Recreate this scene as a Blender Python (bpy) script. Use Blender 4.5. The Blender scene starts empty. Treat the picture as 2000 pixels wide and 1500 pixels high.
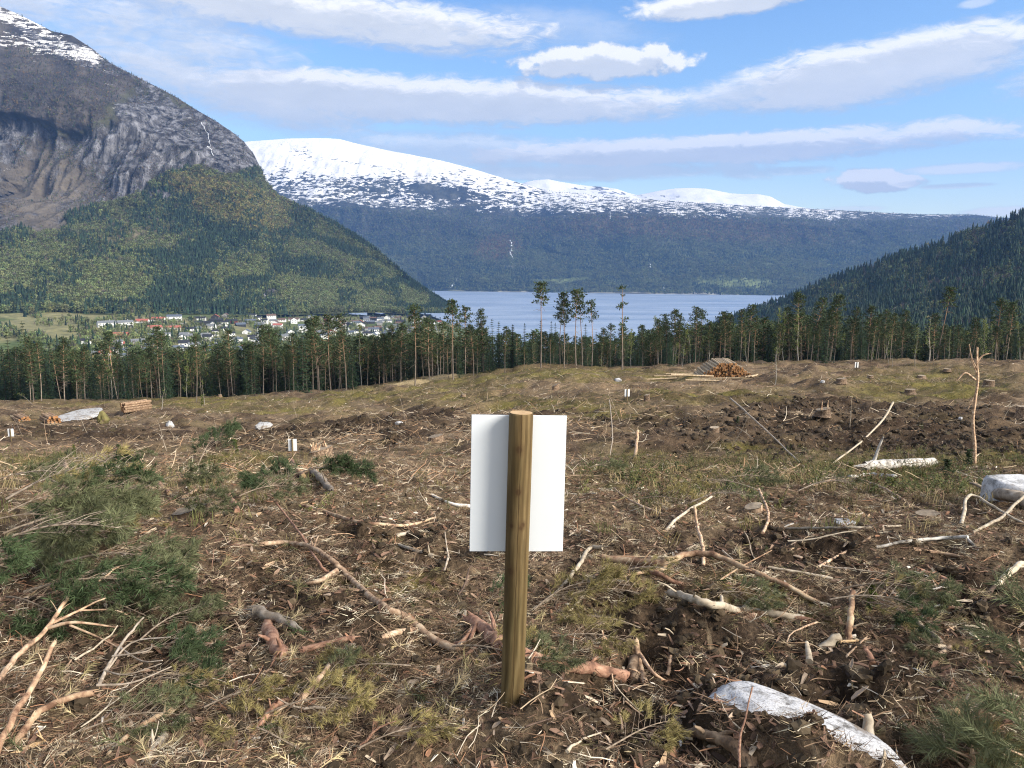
import bpy, math, random
import numpy as np
from mathutils import Vector, Matrix, Euler

# ------------------------------------------------------------------ camera, sky, sun, exposure
S = bpy.context.scene
COL = S.collection
H0, PITCH, F = 1.56, math.radians(8.7), 1500.0       # eye height, downward pitch, focal length in photo pixels
CP, SP = math.cos(PITCH), math.sin(PITCH)
cam_d = bpy.data.cameras.new('camera'); cam = bpy.data.objects.new('camera', cam_d); COL.objects.link(cam)
cam_d.sensor_width = 36; cam_d.lens = 27; cam_d.clip_start = 0.05; cam_d.clip_end = 40000
cam.location = (0, 0, H0); cam.rotation_euler = (math.pi / 2 - PITCH, 0, 0)
S.camera = cam
S.render.resolution_x, S.render.resolution_y = 1024, 768
S.view_settings.view_transform = 'Standard'; S.view_settings.look = 'None'
S.view_settings.gamma = 1; S.view_settings.use_curve_mapping = False
S.view_settings.exposure = 1.46
cy = S.cycles
cy.use_denoising = True
try:
    cy.denoiser = 'OPENIMAGEDENOISE'; cy.denoising_input_passes = 'RGB_ALBEDO_NORMAL'; cy.denoising_prefilter = 'NONE'
except Exception: pass
cy.filter_width = 1.15; cy.max_bounces = 6; cy.diffuse_bounces = 3; cy.glossy_bounces = 2; cy.transmission_bounces = 3
cy.transparent_max_bounces = 6; cy.volume_bounces = 0; cy.caustics_reflective = False; cy.caustics_refractive = False

SUN_AZ, SUN_EL = math.radians(118), math.radians(30)   # azimuth clockwise from +Y (view direction): behind and to the right
sun_dir = Vector((math.sin(SUN_AZ) * math.cos(SUN_EL), math.cos(SUN_AZ) * math.cos(SUN_EL), math.sin(SUN_EL)))
sl = bpy.data.lights.new('sun', 'SUN'); sun = bpy.data.objects.new('sun', sl); COL.objects.link(sun)
sl.energy = 3.0; sl.angle = math.radians(26); sl.color = (1.0, 0.92, 0.80)
sun.rotation_euler = sun_dir.to_track_quat('Z', 'Y').to_euler()

def azel(px, row):
    a, b = (px - 1000) / F, (750 - row) / F
    d = Vector((a, CP + b * SP, -SP + b * CP)).normalized()
    return math.atan2(d.x, d.y), math.asin(d.z)

class NT:                                               # small node-tree helper
    def __init__(s, nt): s.nt = nt; s.n = nt.nodes; s.l = nt.links
    def new(s, t, **kw):
        n = s.n.new(t)
        for k, v in kw.items(): setattr(n, k, v)
        return n
    def put(s, sock, v):
        if hasattr(v, 'is_output'): s.l.new(v, sock)
        elif v is not None: sock.default_value = v
    def math(s, op, a, b=None, c=None, clamp=False):
        n = s.new('ShaderNodeMath', operation=op); n.use_clamp = clamp
        for i, v in enumerate((a, b, c)):
            if v is not None: s.put(n.inputs[i], v)
        return n.outputs[0]
    def vmath(s, op, a, b=None, out=0):
        n = s.new('ShaderNodeVectorMath', operation=op); s.put(n.inputs[0], a)
        if b is not None: s.put(n.inputs[1], b)
        return n.outputs[out]
    def comb(s, x, y, z):
        n = s.new('ShaderNodeCombineXYZ')
        for i, v in enumerate((x, y, z)): s.put(n.inputs[i], v)
        return n.outputs[0]
    def noise(s, vec, scale, detail=4, rough=.55, dist=0, color=False):
        n = s.new('ShaderNodeTexNoise'); s.put(n.inputs['Vector'], vec)
        n.inputs['Scale'].default_value = scale; n.inputs['Detail'].default_value = detail
        n.inputs['Roughness'].default_value = rough; n.inputs['Distortion'].default_value = dist
        return n.outputs[1 if color else 0]
    def smooth(s, v, lo, hi):
        n = s.new('ShaderNodeMapRange', interpolation_type='SMOOTHSTEP'); s.put(n.inputs[0], v)
        s.put(n.inputs[1], lo); s.put(n.inputs[2], hi); return n.outputs[0]
    def ramp(s, v, stops):
        n = s.new('ShaderNodeValToRGB'); s.put(n.inputs[0], v); e = n.color_ramp.elements
        while len(e) < len(stops): e.new(.5)
        for el, (p, c) in zip(e, stops): el.position = p; el.color = (*c, 1)
        return n.outputs[0]
    def mix(s, f, a, b, mode='MIX'):
        n = s.new('ShaderNodeMix', data_type='RGBA', blend_type=mode); n.clamp_factor = True
        s.put(n.inputs[0], f)
        for i, v in ((6, a), (7, b)):
            s.put(n.inputs[i], (*v, 1) if isinstance(v, tuple) and len(v) == 3 else v)
        return n.outputs[2]

W = bpy.data.worlds.new('World'); S.world = W; W.use_nodes = True
def build_world():
    t = NT(W.node_tree); t.n.clear()
    sky = t.new('ShaderNodeTexSky', sky_type='NISHITA'); sky.sun_disc = False
    sky.sun_elevation = SUN_EL; sky.sun_rotation = SUN_AZ
    sky.air_density = 1.0; sky.dust_density = .6; sky.ozone_density = 1.6
    d = t.new('ShaderNodeTexCoord').outputs['Generated']
    sep = t.new('ShaderNodeSeparateXYZ'); t.put(sep.inputs[0], d)
    az = t.math('ARCTAN2', sep.outputs[0], sep.outputs[1]); el = t.math('ARCSINE', sep.outputs[2])
    # one cloud field, used twice (at a point and a little up and towards the sun) to shade the clouds
    g = bpy.data.node_groups.new('cloud_field', 'ShaderNodeTree')
    for nm in ('Az', 'El'): g.interface.new_socket(nm, in_out='INPUT', socket_type='NodeSocketFloat')
    for nm in ('Density',): g.interface.new_socket(nm, in_out='OUTPUT', socket_type='NodeSocketFloat')
    q = NT(g); gi = q.new('NodeGroupInput'); go = q.new('NodeGroupOutput')
    A0, E0 = gi.outputs[0], gi.outputs[1]
    v = q.comb(q.math('MULTIPLY', A0, 3.0), q.math('MULTIPLY', E0, 9.0), 3.7)
    n1 = q.noise(v, 2.2, 6, .58, .25); n2 = q.noise(v, 11.0, 7, .68, .9)
    vp = q.comb(q.math('MULTIPLY', A0, 9.0), q.math('MULTIPLY', E0, 12.0), 8.1)
    n3 = q.noise(vp, 4.5, 5, .6)                         # puffy noise for the small cumulus
    w1 = q.math('SUBTRACT', n1, .5); w2 = q.math('SUBTRACT', n2, .5); w3 = q.math('SUBTRACT', n3, .5)
    # photo x, y of centre, half width, half height, slope, strength, softness, puffiness
    C = [(640, 28, 520, 58, .08, 1.0, .55, .0), (310, 70, 360, 150, .25, .9, .9, .0), (440, 170, 300, 62, .22, .95, .7, .0),
         (860, 194, 640, 50, .03, 1.0, .45, .0), (1690, 142, 400, 66, -.09, 1.0, .5, .05), (1500, 172, 260, 46, -.12, .9, .6, .05),
         (1170, 120, 185, 36, .0, 1.2, .35, .9), (1400, 292, 620, 34, -.01, 1.0, .4, .0), (950, 300, 330, 42, .05, .75, .7, .0),
         (1150, 336, 340, 20, .0, .8, .5, .0), (1420, 2, 210, 34, -.05, 1.1, .4, .5), (1100, 60, 230, 50, .1, .42, 1.0, .3),
         (1715, 352, 95, 24, .06, 1.1, .35, .9), (1870, 330, 150, 13, .0, .8, .5, .1), (1545, 334, 100, 10, .0, .6, .6, .1),
         (1870, 363, 80, 6, .0, .7, .5, .0), (1960, 413, 90, 12, -.02, .8, .5, .3), (1565, 160, 62, 26, -.1, .8, .5, .8),
         (1450, 330, 70, 22, .15, .7, .5, .9), (1665, 408, 70, 6, .0, .6, .6, .0), (1905, 6, 40, 10, .0, .5, .7, .5),
         (600, 250, 240, 26, .08, .35, 1.0, .0), (40, 0, 200, 60, .0, .9, .8, .0), (2250, 120, 330, 50, -.05, 1, .5, 0), (-250, 150, 320, 90, .1, .9, .7, 0)]
    tot = None
    for cx, cyy, rx, ry, sl_, k, soft, puff in C:
        a0, e0 = azel(cx, cyy); a1, _ = azel(cx + 5, cyy); _, e1 = azel(cx, cyy - 5)
        ra, re = (a1 - a0) / 5 * rx, (e1 - e0) / 5 * ry
        u = q.math('MULTIPLY', q.math('SUBTRACT', A0, a0), 1 / ra)
        vv = q.math('MULTIPLY_ADD', u, sl_ * rx / ry, q.math('MULTIPLY', q.math('SUBTRACT', E0, e0), 1 / re))
        r2 = q.math('MULTIPLY_ADD', u, u, q.math('MULTIPLY', vv, vv))
        m = q.math('SUBTRACT', 1.0, r2)
        m = q.math('MULTIPLY_ADD', w1, 1.5 * (1 - puff) + .25, m)
        m = q.math('MULTIPLY_ADD', w2, 1.25 * (1 - puff) + .35, m)
        if puff: m = q.math('MULTIPLY_ADD', w3, 2.6 * puff, m)
        m = q.math('MULTIPLY', q.smooth(m, -.22, soft * 1.35), k)
        tot = m if tot is None else q.math('MAXIMUM', tot, m)
    # the rest of the sky carries the same kind of cloud
    gen = q.math('MULTIPLY', q.smooth(q.math('ADD', n1, q.math('MULTIPLY', w2, .35)), .36, .56), .95)
    out = q.math('MAXIMUM', q.smooth(q.math('ABSOLUTE', A0), .85, 1.1), q.smooth(E0, .42, .6))
    tot = q.math('MAXIMUM', tot, q.math('MULTIPLY', gen, out))
    q.put(go.inputs[0], tot)
    def field(da, de):
        n = t.new('ShaderNodeGroup'); n.node_tree = g
        t.put(n.inputs[0], t.math('ADD', az, da)); t.put(n.inputs[1], t.math('ADD', el, de)); return n.outputs[0]
    d0 = field(0, 0); d1 = field(.006, .014)
    lit = t.math('SUBTRACT', d0, d1)
    lit = t.math('MULTIPLY_ADD', lit, .75, .40, clamp=True)
    mott = t.noise(t.comb(t.math('MULTIPLY', az, 3.0), t.math('MULTIPLY', el, 9.0), 0.0), 5, 6, .62)
    lit = t.math('MULTIPLY_ADD', t.math('SUBTRACT', mott, .5), .55, lit, clamp=True)
    cc = t.ramp(lit, [(0, (3.25, 3.25, 3.2)), (.4, (4.2, 4.15, 3.95)), (.7, (5.1, 4.95, 4.6)), (1, (6.4, 6.05, 5.4))])
    skyc = t.mix(1.0, sky.outputs[0], t.ramp(el, [(0, (1.6, 1.45, 1.2)), (.19, (.95, 1.02, 1.03)), (.42, (.50, .73, 1.0))]), 'MULTIPLY')
    fac = t.math('MULTIPLY', t.math('MINIMUM', d0, 1.0), t.smooth(el, -.02, .03))
    c = t.mix(t.math('MULTIPLY', fac, .93), skyc, cc)
    bg = t.new('ShaderNodeBackground'); t.put(bg.inputs[0], c); bg.inputs[1].default_value = .085
    t.put(t.new('ShaderNodeOutputWorld').inputs[0], bg.outputs[0])
build_world()

# ------------------------------------------------------------------ numeric helpers
rng = np.random.default_rng(7); random.seed(7)
def _hash(ix, iy, seed):
    h = (ix.astype(np.int64) * 374761393 + iy.astype(np.int64) * 668265263 + seed * 1442695041) & 0xFFFFFFFF
    h = ((h ^ (h >> 13)) * 1274126177) & 0xFFFFFFFF
    return ((h ^ (h >> 16)) & 0xFFFF) / 65535.0
def vnoise(x, y, seed=0):
    x = np.asarray(x, float); y = np.asarray(y, float)
    ix, iy = np.floor(x), np.floor(y); fx, fy = x - ix, y - iy
    fx = fx * fx * fx * (fx * (fx * 6 - 15) + 10); fy = fy * fy * fy * (fy * (fy * 6 - 15) + 10)
    a, b = _hash(ix, iy, seed), _hash(ix + 1, iy, seed); c, d = _hash(ix, iy + 1, seed), _hash(ix + 1, iy + 1, seed)
    return (a + (b - a) * fx) + ((c + (d - c) * fx) - (a + (b - a) * fx)) * fy - .5
def fbm(x, y, octs=4, seed=0, gain=.5):
    s, a = 0, 1.0
    for i in range(octs):
        s = s + a * vnoise(x * 2 ** i + i * 17.3, y * 2 ** i - i * 9.1, seed + i); a *= gain
    return s
def sstep(v, lo, hi):
    t = np.clip((v - lo) / (hi - lo), 0, 1); return t * t * (3 - 2 * t)
def tan_dep(row): return np.tan(PITCH + np.arctan((np.asarray(row, float) - 750) / F))
def place(px, row, Y):                                  # photo pixel at forward distance Y (along +Y) -> world point
    b = (750 - np.asarray(row, float)) / F; k = Y / (CP + b * SP)
    return (np.asarray(px, float) - 1000) / F * k, Y + 0 * k, H0 + (-SP + b * CP) * k
def project(x, y, z):
    dz = z - H0; dep = y * CP - dz * SP; up = y * SP + dz * CP
    return 1000 + F * x / dep, 750 - F * up / dep

# ------------------------------------------------------------------ scene helpers
def tag(o, label=None, cat=None, group=None, kind=None):
    if label: o['label'] = label
    if cat: o['category'] = cat
    if group: o['group'] = group
    if kind: o['kind'] = kind
    return o
def empty(name, loc, label, cat, group=None, rz=0):
    o = bpy.data.objects.new(name, None); COL.objects.link(o); o.location = loc; o.rotation_euler = (0, 0, rz)
    o.empty_display_size = .1
    return tag(o, label, cat, group)
def link(name, me, parent=None, loc=None):
    o = bpy.data.objects.new(name, me); COL.objects.link(o)
    if parent is not None: o.parent = parent
    if loc is not None: o.location = loc
    return o
def fast_mesh(name, V, Fq, mats=(), smooth=True, attrs=None, mi=None):
    """V (n,3), Fq (m,3 or 4) arrays -> mesh"""
    V = np.asarray(V, np.float32); Fq = np.asarray(Fq, np.int32); k = Fq.shape[1]
    me = bpy.data.meshes.new(name); me.vertices.add(len(V)); me.vertices.foreach_set('co', V.ravel())
    me.loops.add(Fq.size); me.loops.foreach_set('vertex_index', Fq.ravel())
    me.polygons.add(len(Fq)); me.polygons.foreach_set('loop_start', np.arange(len(Fq), dtype=np.int32) * k)
    if mi is not None: me.polygons.foreach_set('material_index', np.asarray(mi, np.int32))
    for m in mats: me.materials.append(m)
    for an, arr in (attrs or {}).items():
        arr = np.asarray(arr, np.float32)
        if arr.ndim == 2:
            at = me.attributes.new(an, 'FLOAT_COLOR', 'POINT')
            at.data.foreach_set('color', np.concatenate([arr, np.ones((len(arr), 1), np.float32)], 1).ravel())
        else:
            at = me.attributes.new(an, 'FLOAT', 'POINT'); at.data.foreach_set('value', arr)
    me.polygons.foreach_set('use_smooth', np.full(len(Fq), smooth)); me.update(); me.validate()
    return me
def grid_faces(nr, nc):
    i = np.arange((nr - 1) * (nc - 1)); r, c = i // (nc - 1), i % (nc - 1); a = r * nc + c
    return np.stack([a, a + 1, a + nc + 1, a + nc], 1)

class MB:                                               # collects pieces of ONE part
    def __init__(s): s.v = []; s.f = []; s.m = []
    def add(s, vs, fs, m=0):
        o = len(s.v); s.v.extend([tuple(p) for p in vs]); s.f.extend([tuple(i + o for i in f) for f in fs]); s.m.extend([m] * len(fs))
    def tube(s, pts, rad, sides=6, m=0, cap=True, mcap=None, jit=0, R=random):
        pts = [Vector(p) for p in pts]; n = len(pts)
        if not hasattr(rad, '__len__'): rad = [rad] * n
        vs = []; ref = Vector((.3, .2, 1)).normalized()
        for i, p in enumerate(pts):
            t = (pts[min(i + 1, n - 1)] - pts[max(i - 1, 0)])
            t = t.normalized() if t.length > 1e-9 else Vector((0, 0, 1))
            a = ref - t * ref.dot(t)
            if a.length < 1e-3: a = Vector((1, 0, 0)) - t * t.x
            a.normalize(); ref = a; b = t.cross(a)
            for k in range(sides):
                an = 2 * math.pi * k / sides; r = rad[i] * (1 + (R.uniform(-jit, jit) if jit else 0))
                vs.append(p + (a * math.cos(an) + b * math.sin(an)) * r)
        fs = [(i * sides + k, i * sides + (k + 1) % sides, (i + 1) * sides + (k + 1) % sides, (i + 1) * sides + k) for i in range(n - 1) for k in range(sides)]
        s.add(vs, fs, m)
        if cap:
            o = len(s.v); mc = m if mcap is None else mcap
            e0 = vs[:sides][::-1]; e1 = vs[-sides:]
            s.add(e0, [tuple(range(sides))], mc); s.add(e1, [tuple(range(sides))], mc)
    def box(s, c, h, m=0, M=None):
        vs = [Vector((c[0] + x * h[0], c[1] + y * h[1], c[2] + z * h[2])) for x in (-1, 1) for y in (-1, 1) for z in (-1, 1)]
        if M: vs = [M @ p for p in vs]
        s.add(vs, [(0, 1, 3, 2), (4, 6, 7, 5), (0, 4, 5, 1), (2, 3, 7, 6), (0, 2, 6, 4), (1, 5, 7, 3)], m)
    def card(s, p, d, n, L, w, m=0, taper=.25):         # a leaf-like face from p along d
        d = Vector(d).normalized(); sd = d.cross(Vector(n))
        if sd.length < 1e-4: sd = d.cross(Vector((1, .3, .2)))
        sd.normalize(); p = Vector(p)
        s.add([p - sd * w * taper, p + d * L * .5 - sd * w * .5, p + d * L, p + d * L * .5 + sd * w * .5], [(0, 1, 2, 3)], m)
    def needle(s, p, d, L, w, m=0, R=random):
        d = Vector(d).normalized(); sd = d.cross(Vector((R.uniform(-1, 1), R.uniform(-1, 1), R.uniform(-1, 1))))
        if sd.length < 1e-4: sd = Vector((1, 0, 0))
        sd.normalize(); p = Vector(p); s.add([p - sd * w * .5, p + sd * w * .5, p + d * L], [(0, 1, 2)], m)
    def mesh(s, name, mats, smooth=False):
        me = bpy.data.meshes.new(name); me.from_pydata(s.v, [], s.f)
        for mm in mats: me.materials.append(mm)
        me.polygons.foreach_set('material_index', s.m)
        me.polygons.foreach_set('use_smooth', [smooth] * len(s.f)); me.update(); return me
    def build(s, name, mats, parent=None, smooth=False, loc=None):
        return link(name, s.mesh(name, mats, smooth), parent, loc)

def scatter(name, protos, P, rot, scale, idx, tint, label, cat):
    """stuff: many small pieces of ground litter or far forest as one object"""
    me = bpy.data.meshes.new(name); P = np.asarray(P, np.float32); n = len(P)
    me.vertices.add(n); me.vertices.foreach_set('co', P.ravel())
    def at(nm, ty, key, arr): me.attributes.new(nm, ty, 'POINT').data.foreach_set(key, np.ascontiguousarray(arr).ravel())
    at('rot', 'FLOAT_VECTOR', 'vector', np.asarray(rot, np.float32)); at('tint', 'FLOAT_VECTOR', 'vector', np.asarray(tint, np.float32))
    sc3 = np.asarray(scale, np.float32)
    if sc3.ndim == 1: sc3 = np.repeat(sc3[:, None], 3, 1)
    at('scl', 'FLOAT_VECTOR', 'vector', sc3); at('pick', 'INT', 'value', np.asarray(idx, np.int32))
    c = bpy.data.collections.new(name + '_pieces')
    for i, pm in enumerate(protos): c.objects.link(bpy.data.objects.new('%s_piece_%02d' % (name, i), pm))
    g = bpy.data.node_groups.new(name, 'GeometryNodeTree')
    g.interface.new_socket('Geometry', in_out='INPUT', socket_type='NodeSocketGeometry')
    g.interface.new_socket('Geometry', in_out='OUTPUT', socket_type='NodeSocketGeometry')
    N = g.nodes; L = g.links; gi = N.new('NodeGroupInput'); go = N.new('NodeGroupOutput')
    ip = N.new('GeometryNodeInstanceOnPoints'); ci = N.new('GeometryNodeCollectionInfo')
    ci.inputs['Collection'].default_value = c; ci.inputs['Separate Children'].default_value = True; ci.inputs['Reset Children'].default_value = True
    def na(nm, ty):
        a = N.new('GeometryNodeInputNamedAttribute'); a.data_type = ty; a.inputs[0].default_value = nm; return a.outputs[0]
    er = N.new('FunctionNodeEulerToRotation'); L.new(na('rot', 'FLOAT_VECTOR'), er.inputs[0])
    L.new(gi.outputs[0], ip.inputs['Points']); L.new(ci.outputs[0], ip.inputs['Instance']); ip.inputs['Pick Instance'].default_value = True
    L.new(na('pick', 'INT'), ip.inputs['Instance Index']); L.new(er.outputs[0], ip.inputs['Rotation']); L.new(na('scl', 'FLOAT_VECTOR'), ip.inputs['Scale'])
    L.new(ip.outputs[0], go.inputs[0])
    o = link(name, me); md = o.modifiers.new('pieces', 'NODES'); md.node_group = g
    return tag(o, label, cat, None, 'stuff')

# ------------------------------------------------------------------ materials
def mat(name):
    m = bpy.data.materials.new(name); m.use_nodes = True; t = NT(m.node_tree); t.n.clear()
    b = t.new('ShaderNodeBsdfPrincipled'); o = t.new('ShaderNodeOutputMaterial'); t.put(o.inputs[0], b.outputs[0])
    b.inputs['Specular IOR Level'].default_value = .2
    t.b = b; t.o = o; return m, t
def set_bump(t, hgt, strength, dist):
    n = t.new('ShaderNodeBump'); n.inputs['Strength'].default_value = strength; n.inputs['Distance'].default_value = dist
    t.put(n.inputs['Height'], hgt); t.put(t.b.inputs['Normal'], n.outputs[0])
def noisy(name, stops, scale, stretch=(1, 1, 1), rough=.85, bump=.4, bdist=.01, detail=5, var=.25, coord='Object', nrough=.6):
    """colour from stretched noise, a shade of its own per object, fine relief"""
    m, t = mat(name); tc = t.new('ShaderNodeTexCoord').outputs[coord]; oi = t.new('ShaderNodeObjectInfo')
    v = t.vmath('MULTIPLY', tc, stretch); v = t.vmath('ADD', v, t.vmath('SCALE', oi.outputs['Location'], None))
    n = t.noise(v, scale, detail, nrough)
    c = t.ramp(n, stops)
    hsv = t.new('ShaderNodeHueSaturation'); t.put(hsv.inputs['Color'], c)
    t.put(hsv.inputs['Value'], t.math('MULTIPLY_ADD', oi.outputs['Random'], var * 2, 1 - var))
    t.put(t.b.inputs['Base Color'], hsv.outputs[0]); t.b.inputs['Roughness'].default_value = rough
    if bump: set_bump(t, n, bump, bdist)
    return m
def leafy(name, base, var=.35, tint=True, trans=.25, noise_scale=None, rough=.7):
    """needles and leaves: base colour times instance tint, some light through them"""
    m, t = mat(name); oi = t.new('ShaderNodeObjectInfo'); geo = t.new('ShaderNodeNewGeometry')
    c = base
    if tint:
        a = t.new('ShaderNodeAttribute'); a.attribute_type = 'INSTANCER'; a.attribute_name = 'tint'; c = a.outputs['Color']
    hsv = t.new('ShaderNodeHueSaturation'); t.put(hsv.inputs['Color'], c if not isinstance(c, tuple) else (*c, 1))
    ri = geo.outputs['Random Per Island']
    t.put(hsv.inputs['Value'], t.math('ADD', t.math('MULTIPLY_ADD', oi.outputs['Random'], var * .8, 1 - var * .9), t.math('MULTIPLY', ri, var)))
    t.put(hsv.inputs['Hue'], t.math('MULTIPLY_ADD', ri, .03, .485))
    t.put(t.b.inputs['Base Color'], hsv.outputs[0]); t.b.inputs['Roughness'].default_value = rough
    if trans:
        tr = t.new('ShaderNodeBsdfTranslucent'); t.put(tr.inputs[0], hsv.outputs[0]); mx = t.new('ShaderNodeMixShader')
        mx.inputs[0].default_value = trans; t.put(mx.inputs[1], t.b.outputs[0]); t.put(mx.inputs[2], tr.outputs[0]); t.put(t.o.inputs[0], mx.outputs[0])
    return m

# ------------------------------------------------------------------ the cleared slope (ground)
EDGE_PX = [-700, -300, 0, 150, 330, 450, 600, 700, 800, 900, 1000, 1060, 1130, 1200, 1300, 1400, 1500, 1600, 1700, 1800, 1900, 2000, 2400, 2800]
EDGE_ROW = [800, 792, 786, 784, 780, 776, 767, 757, 746, 733, 722, 715, 714, 719, 717, 711, 708, 705, 707, 709, 706, 706, 704, 704]
def edge_u(u):
    px = 1000 + 1500 * u
    return np.interp(px, EDGE_PX, EDGE_ROW), np.interp(px, [0, 500, 1000, 1500, 2000], [128, 124, 114, 108, 104])
_yl = np.linspace(-8, 27, 1401)
_zl = np.interp(_yl, [-8, 0, 3.2, 5, 7, 10, 16, 27, 40], [0, 0, 0, -.16, -.56, -1.30, -2.75, -5.17, -8])
_k = np.hanning(61); _k /= _k.sum(); _zs = np.convolve(np.pad(_zl, 30, mode='edge'), _k, 'valid'); _zs[-60:] = _zl[-60:]
def h_base(x, y):
    x = np.asarray(x, float); y = np.asarray(y, float)
    u = x / np.maximum(y, 4.0); er, ye = edge_u(u)
    z0 = np.interp(y, _yl, _zs)
    Te = tan_dep(er); T27 = (H0 + 5.17) / 27
    e = np.interp(u, [-.67, -.2, .1, .6], [1.0, .8, .57, .62])
    s = np.clip(np.log(np.maximum(y, 27) / 27) / np.log(ye / 27), 0, 1)
    z1 = H0 - np.minimum(y, ye) * (T27 + (Te - T27) * s ** e)
    dd = np.maximum(y - ye, 0); z1 = z1 - .40 * dd * dd / (dd + 22) - .06 * dd
    return np.where(y < 27, z0, z1)
def ell(px, row, cx, cy_, rx, ry, rot=0.0, soft=.6):
    c, s = math.cos(math.radians(rot)), math.sin(math.radians(rot)); dx, dy = px - cx, row - cy_
    r = np.sqrt(((dx * c + dy * s) / rx) ** 2 + ((-dx * s + dy * c) / ry) ** 2)
    return 1 - sstep(r, 1 - soft, 1 + soft)
PEAT = [(1640, 848, 420, 40, 2), (1500, 835, 230, 22, -4), (1900, 860, 160, 40, 0), (600, 846, 330, 18, -3), (130, 845, 160, 12, 0), (1890, 1165, 130, 55, 20),
        (780, 1065, 130, 45, 10), (1300, 1230, 180, 60, 5), (1480, 1400, 330, 90, 20), (1180, 1400, 200, 70, 0), (1700, 1340, 150, 70, 10), (1600, 1080, 160, 30, 0), (950, 815, 200, 10, -3),
        (1560, 790, 130, 14, 3), (620, 1180, 160, 40, 20), (300, 1200, 120, 40, 0), (1750, 800, 160, 14, 4)]
MOSS = [(1090, 733, 190, 16, 0), (860, 757, 190, 16, -8), (640, 785, 120, 12, -5), (330, 787, 260, 12, 0), (1300, 733, 120, 8, 0), (1830, 752, 180, 30, 0), (1760, 925, 200, 38, 0),
        (1320, 940, 170, 38, 0), (450, 905, 120, 18, -8), (110, 925, 110, 24, 0), (1230, 815, 120, 14, 0), (780, 1145, 90, 30, 10), (1460, 905, 90, 30, 0), (1080, 790, 140, 10, 0),
        (1500, 1180, 120, 30, 0), (1950, 900, 90, 40, 0), (500, 800, 160, 9, 0), (1380, 780, 140, 12, 0), (950, 785, 160, 10, 0)]
TAN = [(820, 746, 130, 3.5, -11), (600, 800, 140, 12, 3), (1080, 765, 220, 9, 0), (1000, 800, 160, 8, 0), (700, 965, 170, 24, 5), (1300, 1000, 240, 30, 0), (180, 985, 190, 20, 0), (1380, 758, 150, 8, 0),
       (1000, 1300, 200, 50, 0), (300, 1400, 260, 70, -10), (560, 1330, 160, 50, 0)]
NR, NC = 830, 640; YMIN, YA = .6, 1.3; YK = math.log(1 + (235 - YMIN) / YA); UM = 1.08
def y_of_q(q): return YMIN + YA * (np.exp(YK * q) - 1)
def q_of_y(y): return np.log(1 + np.maximum(np.asarray(y, float) - YMIN, 0) / YA) / YK
qq, uu = np.meshgrid(np.linspace(0, 1, NR), np.linspace(-UM, UM, NC), indexing='ij')
GY = y_of_q(qq); GX = uu * (GY + 3); GB = h_base(GX, GY)
GPX, GROW = project(GX, GY, GB)
wob = fbm(GX / np.maximum(GY, 2) * 14, np.log(np.maximum(GY, 1)) * 9, 4, 31)      # ragged zone borders
wpx, wrow = GPX + wob * 130, GROW + wob * np.clip((GROW - 690) * .16, 3, 70)
def zone(lst, soft=.55):
    z = np.zeros_like(GX)
    for e in lst: z = np.maximum(z, ell(wpx, wrow, *e[:4], e[4], soft))
    return z
ZP, ZM, ZT = zone(PEAT), zone(MOSS), zone(TAN, .5)
near = sstep(GY, 30, 8)
n_mid = fbm(GX / 3.1, GY / 2.3, 4, 3); n_far = fbm(GX / 9, GY / 7, 4, 5); n_fine = fbm(GX / .42, GY / .42, 4, 9); n_small = fbm(GX / .11, GY / .11, 3, 15)
rough_zone = 1 + 1.4 * ZP
GZ = GB + n_mid * .34 * sstep(GY, 2.0, 14) + n_far * .85 * sstep(GY, 14, 60) * sstep(GY, 190, 120) + n_mid * .25 * sstep(GY, 20, 60) \
     + fbm(GX / 1.3, GY / 1.3, 3, 19) * .30 * sstep(GY, 12, 40) * sstep(GY, 135, 112) + n_fine * .085 * rough_zone * sstep(GY, 70, 10) + n_small * .024 * rough_zone * sstep(GY, 20, 3)
GZ += np.abs(fbm(GX / 1.6, GY / 1.1, 3, 41)) * .5 * ZP * sstep(GY, 7, 14)            # churned peat furrows
def gmound(cx, cyy, rx, ry, h, rot=0):
    c, s = math.cos(rot), math.sin(rot); dx, dy = GX - cx, GY - cyy
    return h * np.exp(-(((dx * c + dy * s) / rx) ** 2 + ((-dx * s + dy * c) / ry) ** 2))
GZ += gmound(.45, 2.05, .40, .22, .10, -.45) + gmound(.20, 2.3, .35, .16, .07) + gmound(-.95, 2.0, .5, .25, .08)
GZ += gmound(.25, 3.9, .5, .25, .06) - gmound(1.9, 3.6, .6, .4, .08) + gmound(2.4, 4.3, .7, .25, .12)
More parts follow.
